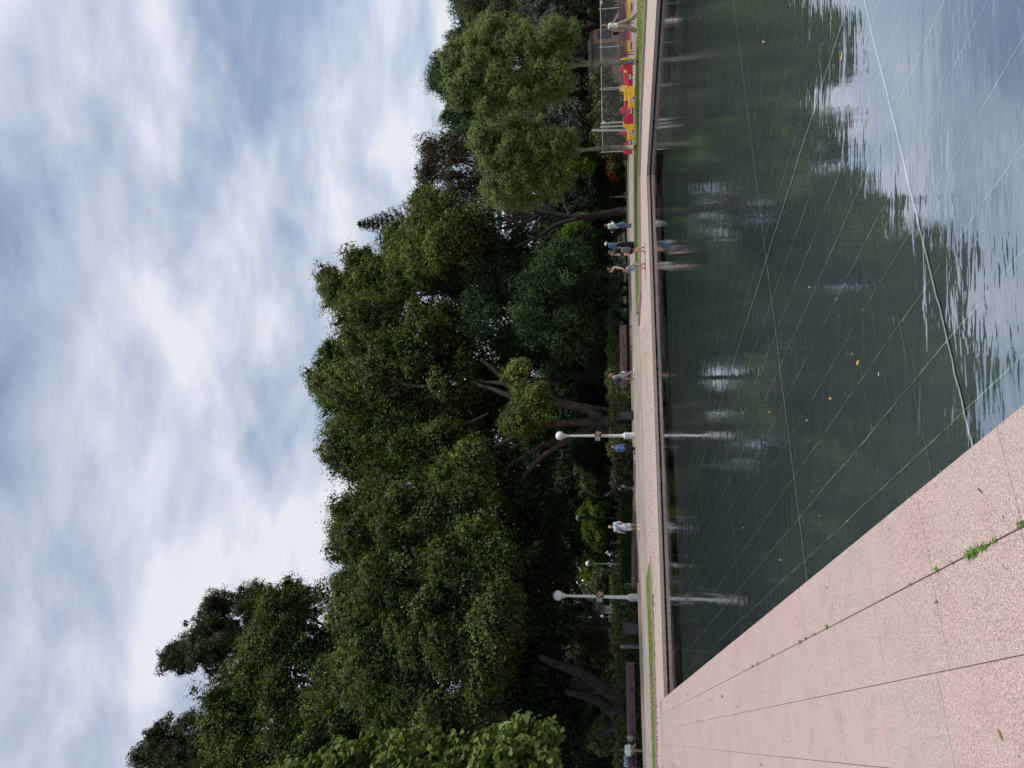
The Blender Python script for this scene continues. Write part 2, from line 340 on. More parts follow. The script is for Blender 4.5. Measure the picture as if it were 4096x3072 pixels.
for a, wd in ((.2, .012), (4.45, .019), (8.68, .016), (13.3, .015), (17.6, .014), (21.9, .014)): strip(bm, wob(a, 1.3, a, 20.4, .004, .1), wd, FZ + .012)
strip(bm, wob(-8, 6.1, 24.4, 6.1, .004, .1), .018, FZ + .016)
tag(obj('pool_floor_white_joints', bm, M_FJW), kind='structure')
# pool rim: coping course over a recessed wall, coloured black as the shadow gap
def rim(name_c, p, q, inward, seg=.86):
    d = (q - p); ln = d.length; d.normalize(); n = max(1, round(ln / seg)); s = ln / n; ang = math.atan2(d.y, d.x)
    mt = Matrix.Translation((p.x, p.y, 0)) @ Matrix.Rotation(ang, 4, 'Z'); sg = 1 if Vector((-d.y, d.x)).dot(inward) > 0 else -1
    b1 = bmesh.new(); b2 = bmesh.new(); b3 = bmesh.new()
    for i in range(n):
        x0 = i * s + .004 - (.34 if i == 0 else 0); x1 = (i + 1) * s - .004 + (.34 if i == n - 1 else 0); j = rnd.uniform(-.003, .003)
        y = sorted((-.34 * sg, j * sg)); box(b1, x0, x1, y[0], y[1], -.112, -.003, mt)
    y = sorted((-.32 * sg, -.235 * sg)); box(b3, -.3, ln + .3, y[0], y[1], -.63, -.010, mt)
    for b in (b1, b2, b3): bmesh.ops.recalc_face_normals(b, faces=b.faces[:])
    return b1, b2, b3
B1 = []; 
for p, q, inw in ((Ap.xy, Bp.xy, -E_), (Bp.xy, Cp.xy, -N_), (Dp.xy, Ap.xy, N_)): B1.append(rim('', p.copy(), q.copy(), inw))
def joinbm(bs):
    r = bmesh.new()
    for b in bs:
        me = bpy.data.meshes.new('t'); b.to_mesh(me); r.from_mesh(me); b.free(); bpy.data.meshes.remove(me)
    return r
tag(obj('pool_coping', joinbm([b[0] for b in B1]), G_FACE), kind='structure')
tag(obj('pool_gap_shade_wall', joinbm([b[2] for b in B1]), M_GAP_SHADE), kind='structure')
# near granite terrace: every slab cut separately, with gaps and slight level differences
V = []; Fc = []; T = []
def slab(a0, a1, c0, c1, z, t_, g):
    i = len(V); bv = .0015; 
    ga = .0026; a0 += ga - g; a1 -= ga - g; lo = [(a0 + g, c0 + g), (a1 - g, c0 + g), (a1 - g, c1 - g), (a0 + g, c1 - g)]; hi = [(a0 + g + bv, c0 + g + bv), (a1 - g - bv, c0 + g + bv), (a1 - g - bv, c1 - g - bv), (a0 + g + bv, c1 - g - bv)]
    for x, y in lo: V.append(tuple(W(x, y, -.06)))
    for x, y in lo: V.append(tuple(W(x, y, z - .004)))
    for x, y in hi: V.append(tuple(W(x, y, z)))
    for k in range(4):
        k2 = (k + 1) % 4; Fc.append((i + k2, i + k, i + 4 + k, i + 4 + k2)); Fc.append((i + 4 + k2, i + 4 + k, i + 8 + k, i + 8 + k2)); T.extend((t_, t_))
    Fc.append((i + 11, i + 10, i + 9, i + 8)); T.append(t_)
rows = [(1.25, .825)] ; c = .825
while c > -9: rows.append((c, c - .45)); c -= .45
for ri, (ca, cb) in enumerate(rows):
    a = (3.02, 3.04, 2.3, 2.7)[ri % 4] - 7.2 if ri < 4 else rnd.uniform(-4.6, -3.9)
    while a < 27.2:
        ln = .9 if ri < 3 else rnd.choice((.9, .9, .9, 1.35)); e = min(a + ln, 27.4)
        gap = .0011
        slab(a, e, cb + (.0012 if ri == 0 else 0), ca - (.0012 if ri == 1 else 0), rnd.uniform(-.0005, .0005) + (.003 if ri == 0 else .002), min(1, max(0, rnd.gauss(.62 if ri == 0 else .45, .3))), gap)
        a = e
terr = npmesh('granite_terrace', V, Fc, G_PINK, tint=T); tag(terr, kind='structure')
sheet('terrace_mortar', [W(-5, 1.22).xy, W(27.6, 1.22).xy, W(27.6, -9.4).xy, W(-5, -9.4).xy], -.012, M_JOINT)
# far promenade: path, pink granite strip, lawns with kerbs
sheet('path', [(-60, 8), (-14, 24.6), (-9.9, 24.5), (8.62, 31.2), (15.8, 16), (30, 16), (44, 40), (16.68, 52.88), (12.08, 56.0), (8.86, 54.16), (4.47, 51.87), (-.21, 50.26), (-3.48, 48.36), (-5.01, 46.09), (-6.6, 47.2), (-8.99, 51.75), (-12.5, 55.5), (-16.65, 58.26), (-30, 66), (-21, 53), (-11.2, 41.0), (-14.01, 39.56), (-18.82, 35.92), (-60, 9.5)], .004, M_PATH)
sheet('granite_promenade', [Ap.xy, Bp.xy, (Bp + (Cp - Bp) * .5).xy, (18.5, 8), (19.5, 14), (15.6, 26.3), (12.35, 32.7), (9.95, 35.45), (4.45, 35.5), (3.0, 38.0), (2.31, 37.67), (-3.21, 34.96), (-8.1, 32.23), (-7.3, 29.6), (-8.4, 28.8), (-10.3, 27.75), (-14.3, 27.0), (-60, 9.0), (-40, 0), W(27.4, -9.4).xy, W(27.4, CN).xy], .008, G_PINK_FAR)
def ribbon(name, pts, wd, z0, z1, mt, seg=1.2):
    bm = bmesh.new()
    for i in range(len(pts) - 1):
        p = Vector(pts[i]); q = Vector(pts[i + 1]); d = q - p; ln = d.length; d.normalize(); n = max(1, round(ln / seg)); s = ln / n
        mx_ = Matrix.Translation((p.x, p.y, 0)) @ Matrix.Rotation(math.atan2(d.y, d.x), 4, 'Z')
        for k in range(n): box(bm, k * s + .004, (k + 1) * s - .004, -wd / 2, wd / 2, z0, z1 + rnd.uniform(-.002, .002), mx_)
    bmesh.ops.recalc_face_normals(bm, faces=bm.faces[:]); return tag(obj(name, bm, mt), kind='structure')
bm = bmesh.new(); strip(bm, [Vector((2.31, 37.67)), Vector((-3.21, 34.96)), Vector((-8.1, 32.23))], .05, .012); strip(bm, [Vector((2.31, 37.67)), Vector((3.3, 38.6))], .05, .012)
tag(obj('drain_joint', bm, M_JOINT), kind='structure')
LR = [(3.7, 40.2), (4.35, 35.6), (9.9, 35.5), (12.2, 32.75), (15.4, 26.4), (19.8, 13.5), (27, 17), (20.5, 31.5), (18.13, 34.89), (14.65, 39.89), (12.04, 42.5), (9.18, 42.6), (5.51, 41.4)]
LLn = [(-7.19, 29.94), (-8.77, 32.8), (-11.17, 31.3), (-15.44, 29.5), (-60, 10.6), (-60, 9.4), (-14.25, 27.35), (-10.24, 28.05), (-8.3, 29.2)]
bm = bmesh.new(); prism(bm, LR, .0, .07); tag(obj('lawn', bm, M_GRASS), kind='structure')
bm = bmesh.new(); prism(bm, LLn, .0, .05); tag(obj('lawn', bm, M_GRASS), kind='structure')
ribbon('lawn_kerb', [(3.0, 37.9), (4.3, 35.35), (9.9, 35.25), (12.15, 32.55), (15.3, 26.3), (19.6, 13.4)], .22, 0, .115, G_KERB)
ribbon('lawn_kerb', [(-7.0, 29.7), (-8.35, 28.95), (-10.3, 27.8), (-14.3, 27.1), (-60, 9.1)], .16, 0, .07, G_KERB)
ribbon('back_kerb', [(30, 47), (16.68, 52.88), (12.08, 56.1), (8.86, 54.3), (4.47, 52.0), (-.21, 50.4), (-3.48, 48.5), (-5.01, 46.2), (-6.3, 47.2)], .25, 0, .13, G_KERB)
ribbon('back_kerb', [(-11.3, 41.3), (-14.01, 39.65), (-18.82, 36.0), (-60, 9.8)], .28, 0, .16, G_KERB)
ribbon('garden_edging', [(-6.6, 47.4), (-8.99, 51.9), (-12.5, 55.6), (-16.65, 58.4), (-30, 66.2)], .15, 0, .08, M_SANDD)
# ------------------------------------------------------------------ foliage engine
def leaf_cards(C, Nn, L_, Wd, shape='rhomb'):
    """C centres (n,3), Nn approx normals; returns verts, faces"""
    n = len(C); Nn = Nn + rng.normal(0, .42, (n, 3)); Nn /= np.linalg.norm(Nn, axis=1, keepdims=True) + 1e-9
    up = rng.normal(0, 1, (n, 3)) + np.array([0, 0, -.5]); t = up - (up * Nn).sum(1, keepdims=True) * Nn; t /= np.linalg.norm(t, axis=1, keepdims=True) + 1e-9
    b = np.cross(Nn, t); L_ = np.broadcast_to(L_, (n,))[:, None] * rng.uniform(.55, 1.35, (n, 1)); Wd = np.broadcast_to(Wd, (n,))[:, None] * rng.uniform(.8, 1.2, (n, 1))
    if shape == 'rhomb':
        f = rng.uniform(.0, .35, (n, 1)) * Wd
        q = np.stack([C - t * L_ / 2, C + b * Wd / 2 + Nn * f, C + t * L_ / 2, C - b * Wd / 2 + Nn * f], 1)
        return q.reshape(-1, 3), np.arange(n * 4).reshape(n, 4)
    prof = [(-.5, 0), (-.28, .42), (-.02, .5), (.02, .26), (.28, .3), (.5, 0), (.28, -.3), (.02, -.26), (-.02, -.5), (-.28, -.42)]
    q = np.stack([C + t * L_ * a_ + b * Wd * b_ + Nn * (abs(b_) * .25 * Wd) for a_, b_ in prof], 1)
    return q.reshape(-1, 3), np.arange(n * 10).reshape(n, 10)
def sph(n):
    v = rng.normal(0, 1, (n, 3)); return v / np.linalg.norm(v, axis=1, keepdims=True)
def crown(name, ells, lump, leafL, per, matl, parent, inner=.35, frontness=.75, tmu=.42, droop=0., shape='rhomb', fill=1.0, wr=.44, subs=4, sprig=1.0, core=1.0, subd=(.66, .84)):
    """ells: (centre, (rx, ry, rz)); lumps of leaves stand on every ellipsoid's surface, bigger leaves, tinted dark as painted inner shade, fill the inside"""
    Cs = []; Ns = []; Ts = []; Ls = []; big_ = list(ells); ells = list(ells)
    for c, r in big_:
        for k in range(subs):
            d = sph(1)[0]; d[2] = abs(d[2]) * .9 if k % 3 else d[2]; d[1] = -abs(d[1]) * .6; q = rng.uniform(.30, .48); ells.append((tuple(np.array(c) + d * np.array(r) * rng.uniform(*subd)), tuple(np.array(r) * q * np.array([1, 1, .9]))))
    leafL *= .74; per = per * 1.5; lump *= 1.12
    for c, r in ells:
        c = np.array(c); r = np.array(r); area = 4 * math.pi * ((r[0] * r[1]) ** 1.6 + (r[0] * r[2]) ** 1.6 + (r[1] * r[2]) ** 1.6) ** (1 / 1.6) / 3 ** (1 / 1.6)
        nl = max(5, int(.74 * fill * area / (math.pi * lump ** 2) * 1.6)); d = sph(nl * 2)
        keep = (d[:, 1] < .25) | (rng.random(len(d)) > frontness); d = d[keep][:nl]
        rad = np.where(rng.random((len(d), 1)) < .5, rng.uniform(.92, 1.04, (len(d), 1)), rng.uniform(.62, .86, (len(d), 1))); lc = c + d * r * rad + rng.normal(0, .45, (len(d), 3)) * np.array([.5, 1.6, .5]) * min(1, lump)
        for k in range(len(d)):
            lr = lump * rng.uniform(.6, 1.3); nb = int(rng.integers(3, 7)); so = sph(nb) * lr * rng.uniform(.35, .75, (nb, 1)) * np.array([1.0, .8, .85]); sr = lr * rng.uniform(.30, .58, nb); so[0] = 0; sr[0] = lr * .55; AF = np.linalg.qr(rng.normal(0, 1, (3, 3)))[0]; AF = AF @ np.diag(rng.uniform(.62, 1.55, 3)) @ AF.T
            tl = rng.normal(0, .13)
            for q in range(nb):
                n = int(per * 1.05 * (sr[q] / lump) ** 2 * 2.1); s = sph(n); s[:, 2] = np.abs(s[:, 2]) * np.where(rng.random(n) < .82, 1, -1)
                pt = so[q] + s * sr[q] * (1 - np.abs(rng.normal(0, .13, (n, 1)))) + rng.normal(0, .085 * lump, (n, 3)) * np.where(rng.random((n, 1)) < .35, 1.9, .6)
                ok_ = np.ones(n, bool)
                for q2 in range(nb):
                    if q2 != q: ok_ &= np.linalg.norm(pt - so[q2], axis=1) > sr[q2] * .78
                pt = pt[ok_]; s = s[ok_]; n = len(s); pt[:, 2] -= droop * .5 * (pt[:, 0] ** 2 + pt[:, 1] ** 2) / lr
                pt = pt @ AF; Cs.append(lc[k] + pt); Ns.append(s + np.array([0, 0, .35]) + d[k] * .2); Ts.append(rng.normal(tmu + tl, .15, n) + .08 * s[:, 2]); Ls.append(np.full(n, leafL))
                m_ = int(core * 9 * (sr[q] / leafL / 3) ** 2) + 1; Cs.append(lc[k] + (so[q] + sph(m_) * sr[q] * .62 * rng.random((m_, 1)) ** .4) @ AF); Ns.append(sph(m_)); Ts.append(rng.normal(.15, .08, m_)); Ls.append(np.full(m_, leafL * 2.4))  # core leaves tinted dark: the lump's inner shade put into their colour
        for k in range(int(sprig * area / 9)):
            d2 = sph(1)[0]; d2[2] = abs(d2[2]) + .15; d2[1] = -abs(d2[1]) * .7; d2 /= np.linalg.norm(d2); n = int(per * .33); lr = lump * rng.uniform(.25, .42); ax = d2 + np.array([0, 0, .9]); ax /= np.linalg.norm(ax); s = sph(n) * rng.random((n, 1)) ** .5
            Cs.append(c + d2 * r * rng.uniform(.95, 1.06) + s * lr + np.outer(s[:, 2] * lr * 1.6, ax)); Ns.append(s + np.array([0, 0, .4])); Ts.append(rng.normal(tmu + .12, .18, n)); Ls.append(np.full(n, leafL))
        if inner > 0:
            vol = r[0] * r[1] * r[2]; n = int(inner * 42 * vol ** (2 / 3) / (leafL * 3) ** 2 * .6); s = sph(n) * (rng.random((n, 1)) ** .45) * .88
            Cs.append(c + s * r); Ns.append(sph(n)); Ts.append(rng.normal(.1, .08, n)); Ls.append(np.full(n, leafL * 2.6))  # darkest tint here paints the shade deep in the crown
    C = np.concatenate(Cs); Nn = np.concatenate(Ns); Tt = np.clip(np.concatenate(Ts), 0, 1); LL = np.concatenate(Ls)
    rot_ = np.linalg.qr(rng.normal(0, 1, (3, 3)))[0]; q_ = C @ rot_ / lump
    C = C + np.stack([np.sin(q_[:, 1] * 5.1 + 1) + .6 * np.sin(q_[:, 2] * 9.3), np.sin(q_[:, 2] * 4.7 + 2) + .6 * np.sin(q_[:, 0] * 8.9), np.sin(q_[:, 0] * 5.3 + 3) + .6 * np.sin(q_[:, 1] * 9.7)], 1) * .065 * lump
    n3 = np.sin(q_[:, 0] * 6.3) * np.sin(q_[:, 1] * 6.9) * np.sin(q_[:, 2] * 6.1) + .8 * np.sin(q_[:, 0] * 13.1 + 1) * np.sin(q_[:, 1] * 12.3 + 2) * np.sin(q_[:, 2] * 14.2)
    ok = (C[:, 2] > .05) & ((n3 > -.16 + rng.normal(0, .06, len(C))) | (LL > leafL * 1.5)); C = C[ok]; Nn = Nn[ok]; Tt = Tt[ok]; LL = LL[ok]
    V_, F_ = leaf_cards(C, Nn, LL, LL * wr if shape == 'rhomb' else LL * 1.0, shape)
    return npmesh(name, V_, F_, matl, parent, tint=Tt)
def tube(bm, pts, rad, n=9, wobble=.10):
    """a limb through pts with radii rad, smoothly curved, slightly gnarled"""
    P_ = [Vector(p) for p in pts]; rad = [q_ * (.74 if q_ > .16 else 1) for q_ in rad]; sm = []; rs = []
    for i in range(len(P_) - 1):
        p0 = P_[max(i - 1, 0)]; p1 = P_[i]; p2 = P_[i + 1]; p3 = P_[min(i + 2, len(P_) - 1)]
        for k in range(4):
            t_ = k / 4; sm.append(.5 * ((2 * p1) + (-p0 + p2) * t_ + (2 * p0 - 5 * p1 + 4 * p2 - p3) * t_ ** 2 + (-p0 + 3 * p1 - 3 * p2 + p3) * t_ ** 3)); rs.append(rad[i] * (1 - t_) + rad[i + 1] * t_)
    sm.append(P_[-1]); rs.append(rad[-1]); prev = None; a = None
    for i, p in enumerate(sm):
        d = (sm[min(i + 1, len(sm) - 1)] - sm[max(i - 1, 0)]).normalized()
        a = d.orthogonal().normalized() if a is None else (a - d * a.dot(d)).normalized(); b = d.cross(a)
        ring = [bm.verts.new(p + (a * math.cos(2 * math.pi * k / n) + b * math.sin(2 * math.pi * k / n)) * rs[i] * (1 + rnd.uniform(-wobble, wobble))) for k in range(n)]
        if prev:
            for k in range(n): bm.faces.new((prev[k], prev[(k + 1) % n], ring[(k + 1) % n], ring[k]))
        prev = ring
    bm.faces.new(prev)
def DX(dx, dy, dist): return D(dx * 1.852, dy * 1.852, dist)      # overview pixel -> place at a depth
def el(dx, dy, rdx, rdy, dist, rdep):
    k = 1.852 * dist / F_PX; return (tuple(DX(dx, dy, dist)), (rdy * k, rdep, rdx * k))
def gp(dx, dy, dist):
    p = DX(dx, dy, dist); return (p.x, p.y, 0)
def tree(name, label, base, ells, limbs, leaf, bark, lump, leafL, per, group=None, **kw):
    t_ = thing(name, label, 'tree', base, 0, group); bx, by = base[0], base[1]
    E2 = [((c[0] - bx, c[1] - by, c[2]), r) for c, r in ells]
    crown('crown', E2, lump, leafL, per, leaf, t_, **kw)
    bm = bmesh.new()
    for pts, rad in limbs: tube(bm, [(p[0] - bx, p[1] - by, p[2]) for p in pts], rad)
    obj('trunk', bm, bark, t_, smooth=True); return t_
def Lm(pix, dist, rad, x0, y0, s, dd=None):
    """limb traced at a depth: pixel list in a crop with origin x0,y0 and scale s"""
    return ([D(x0 + a / s, y0 + b / s, dist + (dd[i] if dd else 0)) for i, (a, b) in enumerate(pix)], rad)
def auto_limbs(base, ells, r0, n=5, seed=1):
    q = random.Random(seed); out_ = []; b = Vector(base); top = max(e[0][2] for e in ells); fork = b + Vector((q.uniform(-.5, .5), q.uniform(-.5, .5), top * .35))
    out_.append(([b + Vector((0, 0, -.2)), b + Vector((0, 0, .5)), b.lerp(fork, .6) + Vector((q.uniform(-.2, .2), 0, 0)), fork], [r0 * 1.5, r0 * 1.05, r0 * .9, r0 * .75]))
    for e in ells[:n]:
        c = Vector(e[0]); mid = fork.lerp(c, .5) + Vector((q.uniform(-.6, .6), q.uniform(-.6, .6), -.3)); out_.append(([fork - Vector((0, 0, .3)), mid, c, c + Vector((q.uniform(-1, 1), 0, 1)) * e[1][2] * .5], [r0 * .6, r0 * .4, r0 * .22, r0 * .08]))
    return out_
# ------------------------------------------------------------------ the big fig trees
S2 = 1.659
b = gp(1315, 905, 56)
limbs = [Lm([(2140, 1310), (2050, 1310), (1900, 1230), (1750, 1190), (1650, 1175), (1480, 1155), (1380, 1130), (1280, 1090), (1180, 1060)], 54, [.85, .62, .5, .42, .38, .32, .28, .2, .12], 1200, 900, S2, [0, 0, -.6, -1, -1.3, -1.5, -1.6, -1.5, -1]),
         Lm([(2140, 1335), (2050, 1330), (1900, 1310), (1700, 1320), (1550, 1370), (1400, 1420), (1270, 1480)], 54, [.8, .55, .42, .36, .30, .26, .15], 1200, 900, S2, [0, 0, -.4, -1, -1.4, -1.2, -1]),
         Lm([(2060, 1350), (1950, 1370), (1850, 1390), (1700, 1430), (1550, 1500), (1400, 1590), (1300, 1680)], 54.6, [.5, .4, .36, .3, .26, .2, .1], 1200, 900, S2, [0, 0, 0, -.5, -1, -1.5, -1.6]),
         Lm([(2040, -10), (1900, 30), (1800, 90), (1650, 180), (1500, 320), (1400, 500), (1350, 590)], 54.2, [.42, .38, .32, .27, .22, .16, .08], 1200, 1700, S2, [0, 0, -.6, -1.3, -1.8, -2.2, -2.4]),
         Lm([(1400, 1040), (1330, 1000), (1270, 950), (1200, 890)], 53.4, [.26, .28, .22, .12], 1200, 900, S2),
         Lm([(1480, 1155), (1400, 1080), (1320, 1050), (1200, 1040)], 52.8, [.24, .2, .15, .08], 1200, 900, S2),
         Lm([(1250, 1250), (1150, 1300), (1060, 1330)], 53.4, [.1, .13, .07], 1200, 900, S2),
         Lm([(830, 1070), (740, 1065), (660, 1040), (590, 1010), (480, 1015)], 53.4, [.2, .18, .14, .1, .05], 1200, 900, S2),
         Lm([(660, 1110), (570, 1150), (500, 1180)], 53.4, [.12, .09, .04], 1200, 900, S2)]
tree('fig_tree', 'largest fig tree with pale leaning multi-stemmed trunk rising behind the black bin', b,
     [el(845, 830, 115, 125, 58, 6), el(900, 930, 140, 110, 58, 6), el(1000, 1000, 120, 90, 56.5, 5), el(960, 790, 110, 120, 57, 6), el(1050, 850, 50, 90, 62, 4), el(785, 890, 55, 80, 60, 5), el(790, 715, 45, 50, 61, 3), el(760, 960, 36, 45, 58, 3), el(840, 700, 75, 70, 60, 5), el(1050, 985, 50, 60, 59, 3), el(765, 835, 45, 50, 60, 3), el(900, 870, 120, 120, 60, 6), el(850, 985, 80, 60, 57, 4), el(950, 960, 70, 45, 52.5, 2.5)],
     limbs, LM_FIG, M_BARK, 1.35, .30, 210, droop=.35)
bt = thing('fig_branch_spray', 'bright leafy lower bough hanging in front of the pale fig trunk', 'tree', gp(1315, 885, 52), 0)
bpos = gp(1315, 885, 52)
crown('crown', [((c_[0] - bpos[0], c_[1] - bpos[1], c_[2]), r_) for c_, r_ in [el(1130, 815, 26, 32, 51.5, 1.2), el(1150, 850, 26, 30, 51.5, 1.2), el(1155, 885, 22, 26, 51.5, 1.2), el(1130, 905, 28, 22, 51.7, 1.2)]], .75, .26, 210, LM_FIG, bt, inner=.3, tmu=.62, droop=.4)
bm = bmesh.new(); tube(bm, [tuple(Vector(p) - Vector(bpos)) for p in (DX(1315, 885, 54), DX(1230, 870, 53), DX(1170, 850, 52), DX(1130, 820, 51.6))], [.2, .14, .08, .03]); obj('trunk', bm, M_BARK, bt, smooth=True)
b = gp(1315, 815, 60)
limbs = [Lm([(2130, 960), (2050, 965), (1950, 990), (1800, 1000), (1650, 1030), (1500, 1010)], 58, [.8, .6, .42, .34, .25, .12], 1200, 900, S2),
         Lm([(2080, 950), (1960, 930), (1850, 870), (1760, 830), (1650, 790)], 58, [.6, .45, .36, .3, .15], 1200, 900, S2),
         Lm([(2060, 930), (1980, 880), (1860, 790), (1750, 740)], 58.5, [.5, .36, .28, .12], 1200, 900, S2),
         Lm([(1720, 760), (1720, 880), (1660, 1010), (1690, 1120), (1800, 1210), (1880, 1300)], 55.5, [.12, .15, .17, .18, .2, .22], 1200, 900, S2),
         Lm([(1900, 1010), (1820, 1060), (1750, 1140), (1640, 1160)], 57.5, [.3, .26, .2, .1], 1200, 900, S2)]
tree('fig_tree', 'dark fig with splayed black trunk behind the empty promenade bench', b,
     [el(1195, 640, 70, 60, 55, 4), el(1180, 710, 60, 60, 56, 4), el(1225, 590, 60, 45, 54, 3.5), el(1250, 700, 40, 55, 55, 3), el(1080, 680, 70, 70, 59, 5), el(1100, 600, 50, 50, 60, 4), el(1120, 760, 60, 45, 60, 4), el(1020, 610, 60, 60, 61, 4), el(1050, 540, 45, 50, 63, 3.5), el(1130, 560, 40, 50, 64, 3.5), el(985, 765, 35, 45, 62, 3), el(975, 685, 35, 42, 62, 3), el(1062, 880, 26, 42, 62, 3), el(1090, 845, 34, 50, 63, 3)],
     limbs, LM_DENSE, M_BARK_D, 1.15, .27, 170, droop=.3, tmu=.38)
b = gp(1290, 1490, 43)
CR7 = (2200, 2572, 3.318)
limbs = [Lm([(1000, 720), (900, 740), (780, 640), (600, 520), (400, 400), (150, 300), (-150, 180)], 42, [.95, .66, .5, .42, .36, .3, .22], *CR7),
         Lm([(990, 960), (900, 940), (800, 880), (650, 760), (450, 700), (200, 640)], 42, [.8, .6, .5, .4, .3, .2], *CR7),
         Lm([(1000, 1000), (900, 1060), (820, 1130), (720, 1210), (600, 1250)], 41.5, [.5, .36, .3, .22, .12], *CR7),
         Lm([(980, 880), (880, 890), (760, 890), (690, 930)], 41, [.3, .24, .18, .1], *CR7),
         Lm([(980, 620), (880, 600), (700, 600), (400, 620)], 42.5, [.5, .4, .3, .2], *CR7),
         ([DX(1215, 1659, 40), DX(1165, 1625, 40), DX(1120, 1580, 40), DX(1080, 1540, 40), DX(1035, 1505, 40.5), DX(1000, 1490, 41)], [.36, .3, .26, .22, .18, .1]),
         ([DX(1120, 1580, 40), DX(1100, 1600, 39.8), DX(1060, 1595, 39.6)], [.12, .09, .04])]
tree('fig_tree', 'broad fig tree with buttressed dark roots behind the shaded bench with the bag', b,
     [el(818, 1130, 78, 80, 47, 4.5), el(910, 1130, 110, 95, 46, 5), el(890, 1250, 130, 110, 44, 5), el(980, 1340, 120, 110, 42.5, 5), el(850, 1380, 90, 90, 44, 5), el(960, 1480, 120, 100, 41.5, 4.5), el(1010, 1210, 80, 90, 43.5, 4), el(1000, 1050, 70, 70, 47, 4), el(1090, 1280, 55, 90, 41.5, 3), el(790, 1290, 52, 60, 46, 4), el(870, 1500, 60, 60, 43, 4), el(775, 1130, 38, 50, 48, 3), el(1055, 1425, 22, 42, 39.5, 1.4), el(1060, 1345, 22, 35, 39.5, 1.3), el(960, 1580, 80, 70, 42, 3.5), el(768, 1250, 32, 40, 47, 2.5)],
     limbs, LM_FIG2, M_BARK_D, 1.05, .26, 230, droop=.5, tmu=.45)
# dark shaded boughs that hang behind and under the figs
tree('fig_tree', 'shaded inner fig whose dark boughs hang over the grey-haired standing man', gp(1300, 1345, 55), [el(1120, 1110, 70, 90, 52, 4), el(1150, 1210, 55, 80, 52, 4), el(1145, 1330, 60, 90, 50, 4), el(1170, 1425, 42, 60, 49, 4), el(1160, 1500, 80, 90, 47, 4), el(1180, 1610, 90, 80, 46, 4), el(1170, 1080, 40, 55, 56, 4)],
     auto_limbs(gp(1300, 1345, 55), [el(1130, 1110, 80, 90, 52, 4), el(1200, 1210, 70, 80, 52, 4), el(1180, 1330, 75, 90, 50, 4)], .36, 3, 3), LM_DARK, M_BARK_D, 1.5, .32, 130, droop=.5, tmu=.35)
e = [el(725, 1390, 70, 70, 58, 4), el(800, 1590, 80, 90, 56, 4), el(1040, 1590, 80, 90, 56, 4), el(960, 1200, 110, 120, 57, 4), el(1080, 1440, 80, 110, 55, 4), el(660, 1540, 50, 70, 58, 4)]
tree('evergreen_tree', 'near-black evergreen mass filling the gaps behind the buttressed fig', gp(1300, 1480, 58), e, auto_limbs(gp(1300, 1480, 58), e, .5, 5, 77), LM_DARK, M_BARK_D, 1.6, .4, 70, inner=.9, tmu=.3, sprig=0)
# ------------------------------------------------------------------ trees on the far left
b = gp(1300, 1700, 60)
e = [el(560, 1470, 55, 70, 55, 4), el(600, 1400, 70, 60, 56, 4), el(660, 1470, 90, 80, 54, 5), el(560, 1590, 80, 60, 53, 4), el(680, 1590, 100, 80, 52, 5), el(760, 1480, 80, 70, 52, 5), el(520, 1560, 45, 50, 54, 3), el(500, 1510, 42, 46, 54, 3), el(610, 1300, 50, 34, 57, 3)]
tree('evergreen_tree', 'mid green tree beneath the feathery dark tops, beyond the lobed plane leaves', b, e, auto_limbs(b, e, .6, 5, 5), LM_FIG2, M_BARK_D, 1.15, .28, 150, tmu=.5, droop=.3)
b = gp(1300, 1560, 74)
e = [el(500, 1350, 55, 60, 70, 4), el(430, 1405, 45, 42, 70, 3), el(560, 1300, 55, 30, 70, 3), el(640, 1320, 50, 50, 70, 4), el(480, 1300, 25, 20, 70, 2), el(600, 1330, 70, 60, 71, 4), el(570, 1295, 30, 18, 70, 2), el(640, 1285, 25, 18, 70, 2), el(390, 1412, 24, 20, 70, 2), el(520, 1400, 60, 70, 71, 4), el(590, 1380, 60, 60, 71, 4), el(455, 1375, 35, 40, 70, 3), el(680, 1300, 30, 30, 70, 3)]
tree('gum_tree', 'tall feathery dark tree whose tip leans out over the sky', b, e, auto_limbs(b, e, .5, 6, 6), LM_GUM, M_BARK_D, .62, .27, 70, tmu=.4, inner=.12, subs=8, sprig=3, core=.45, fill=.7, subd=(.75, 1.1))
b = gp(1300, 1700, 78)
e = [el(430, 1590, 60, 50, 70, 4), el(360, 1590, 30, 35, 70, 2.5), el(350, 1640, 45, 40, 70, 3), el(420, 1680, 70, 60, 70, 4), el(330, 1620, 22, 22, 70, 2), el(480, 1640, 60, 60, 69, 4)]
tree('gum_tree', 'loose topped dark tree, the one reaching highest of all into the sky', b, e, auto_limbs(b, e, .5, 5, 8), LM_GUM, M_BARK_D, .62, .27, 70, tmu=.4, inner=.12, subs=8, sprig=3, core=.45, fill=.7, subd=(.75, 1.1))
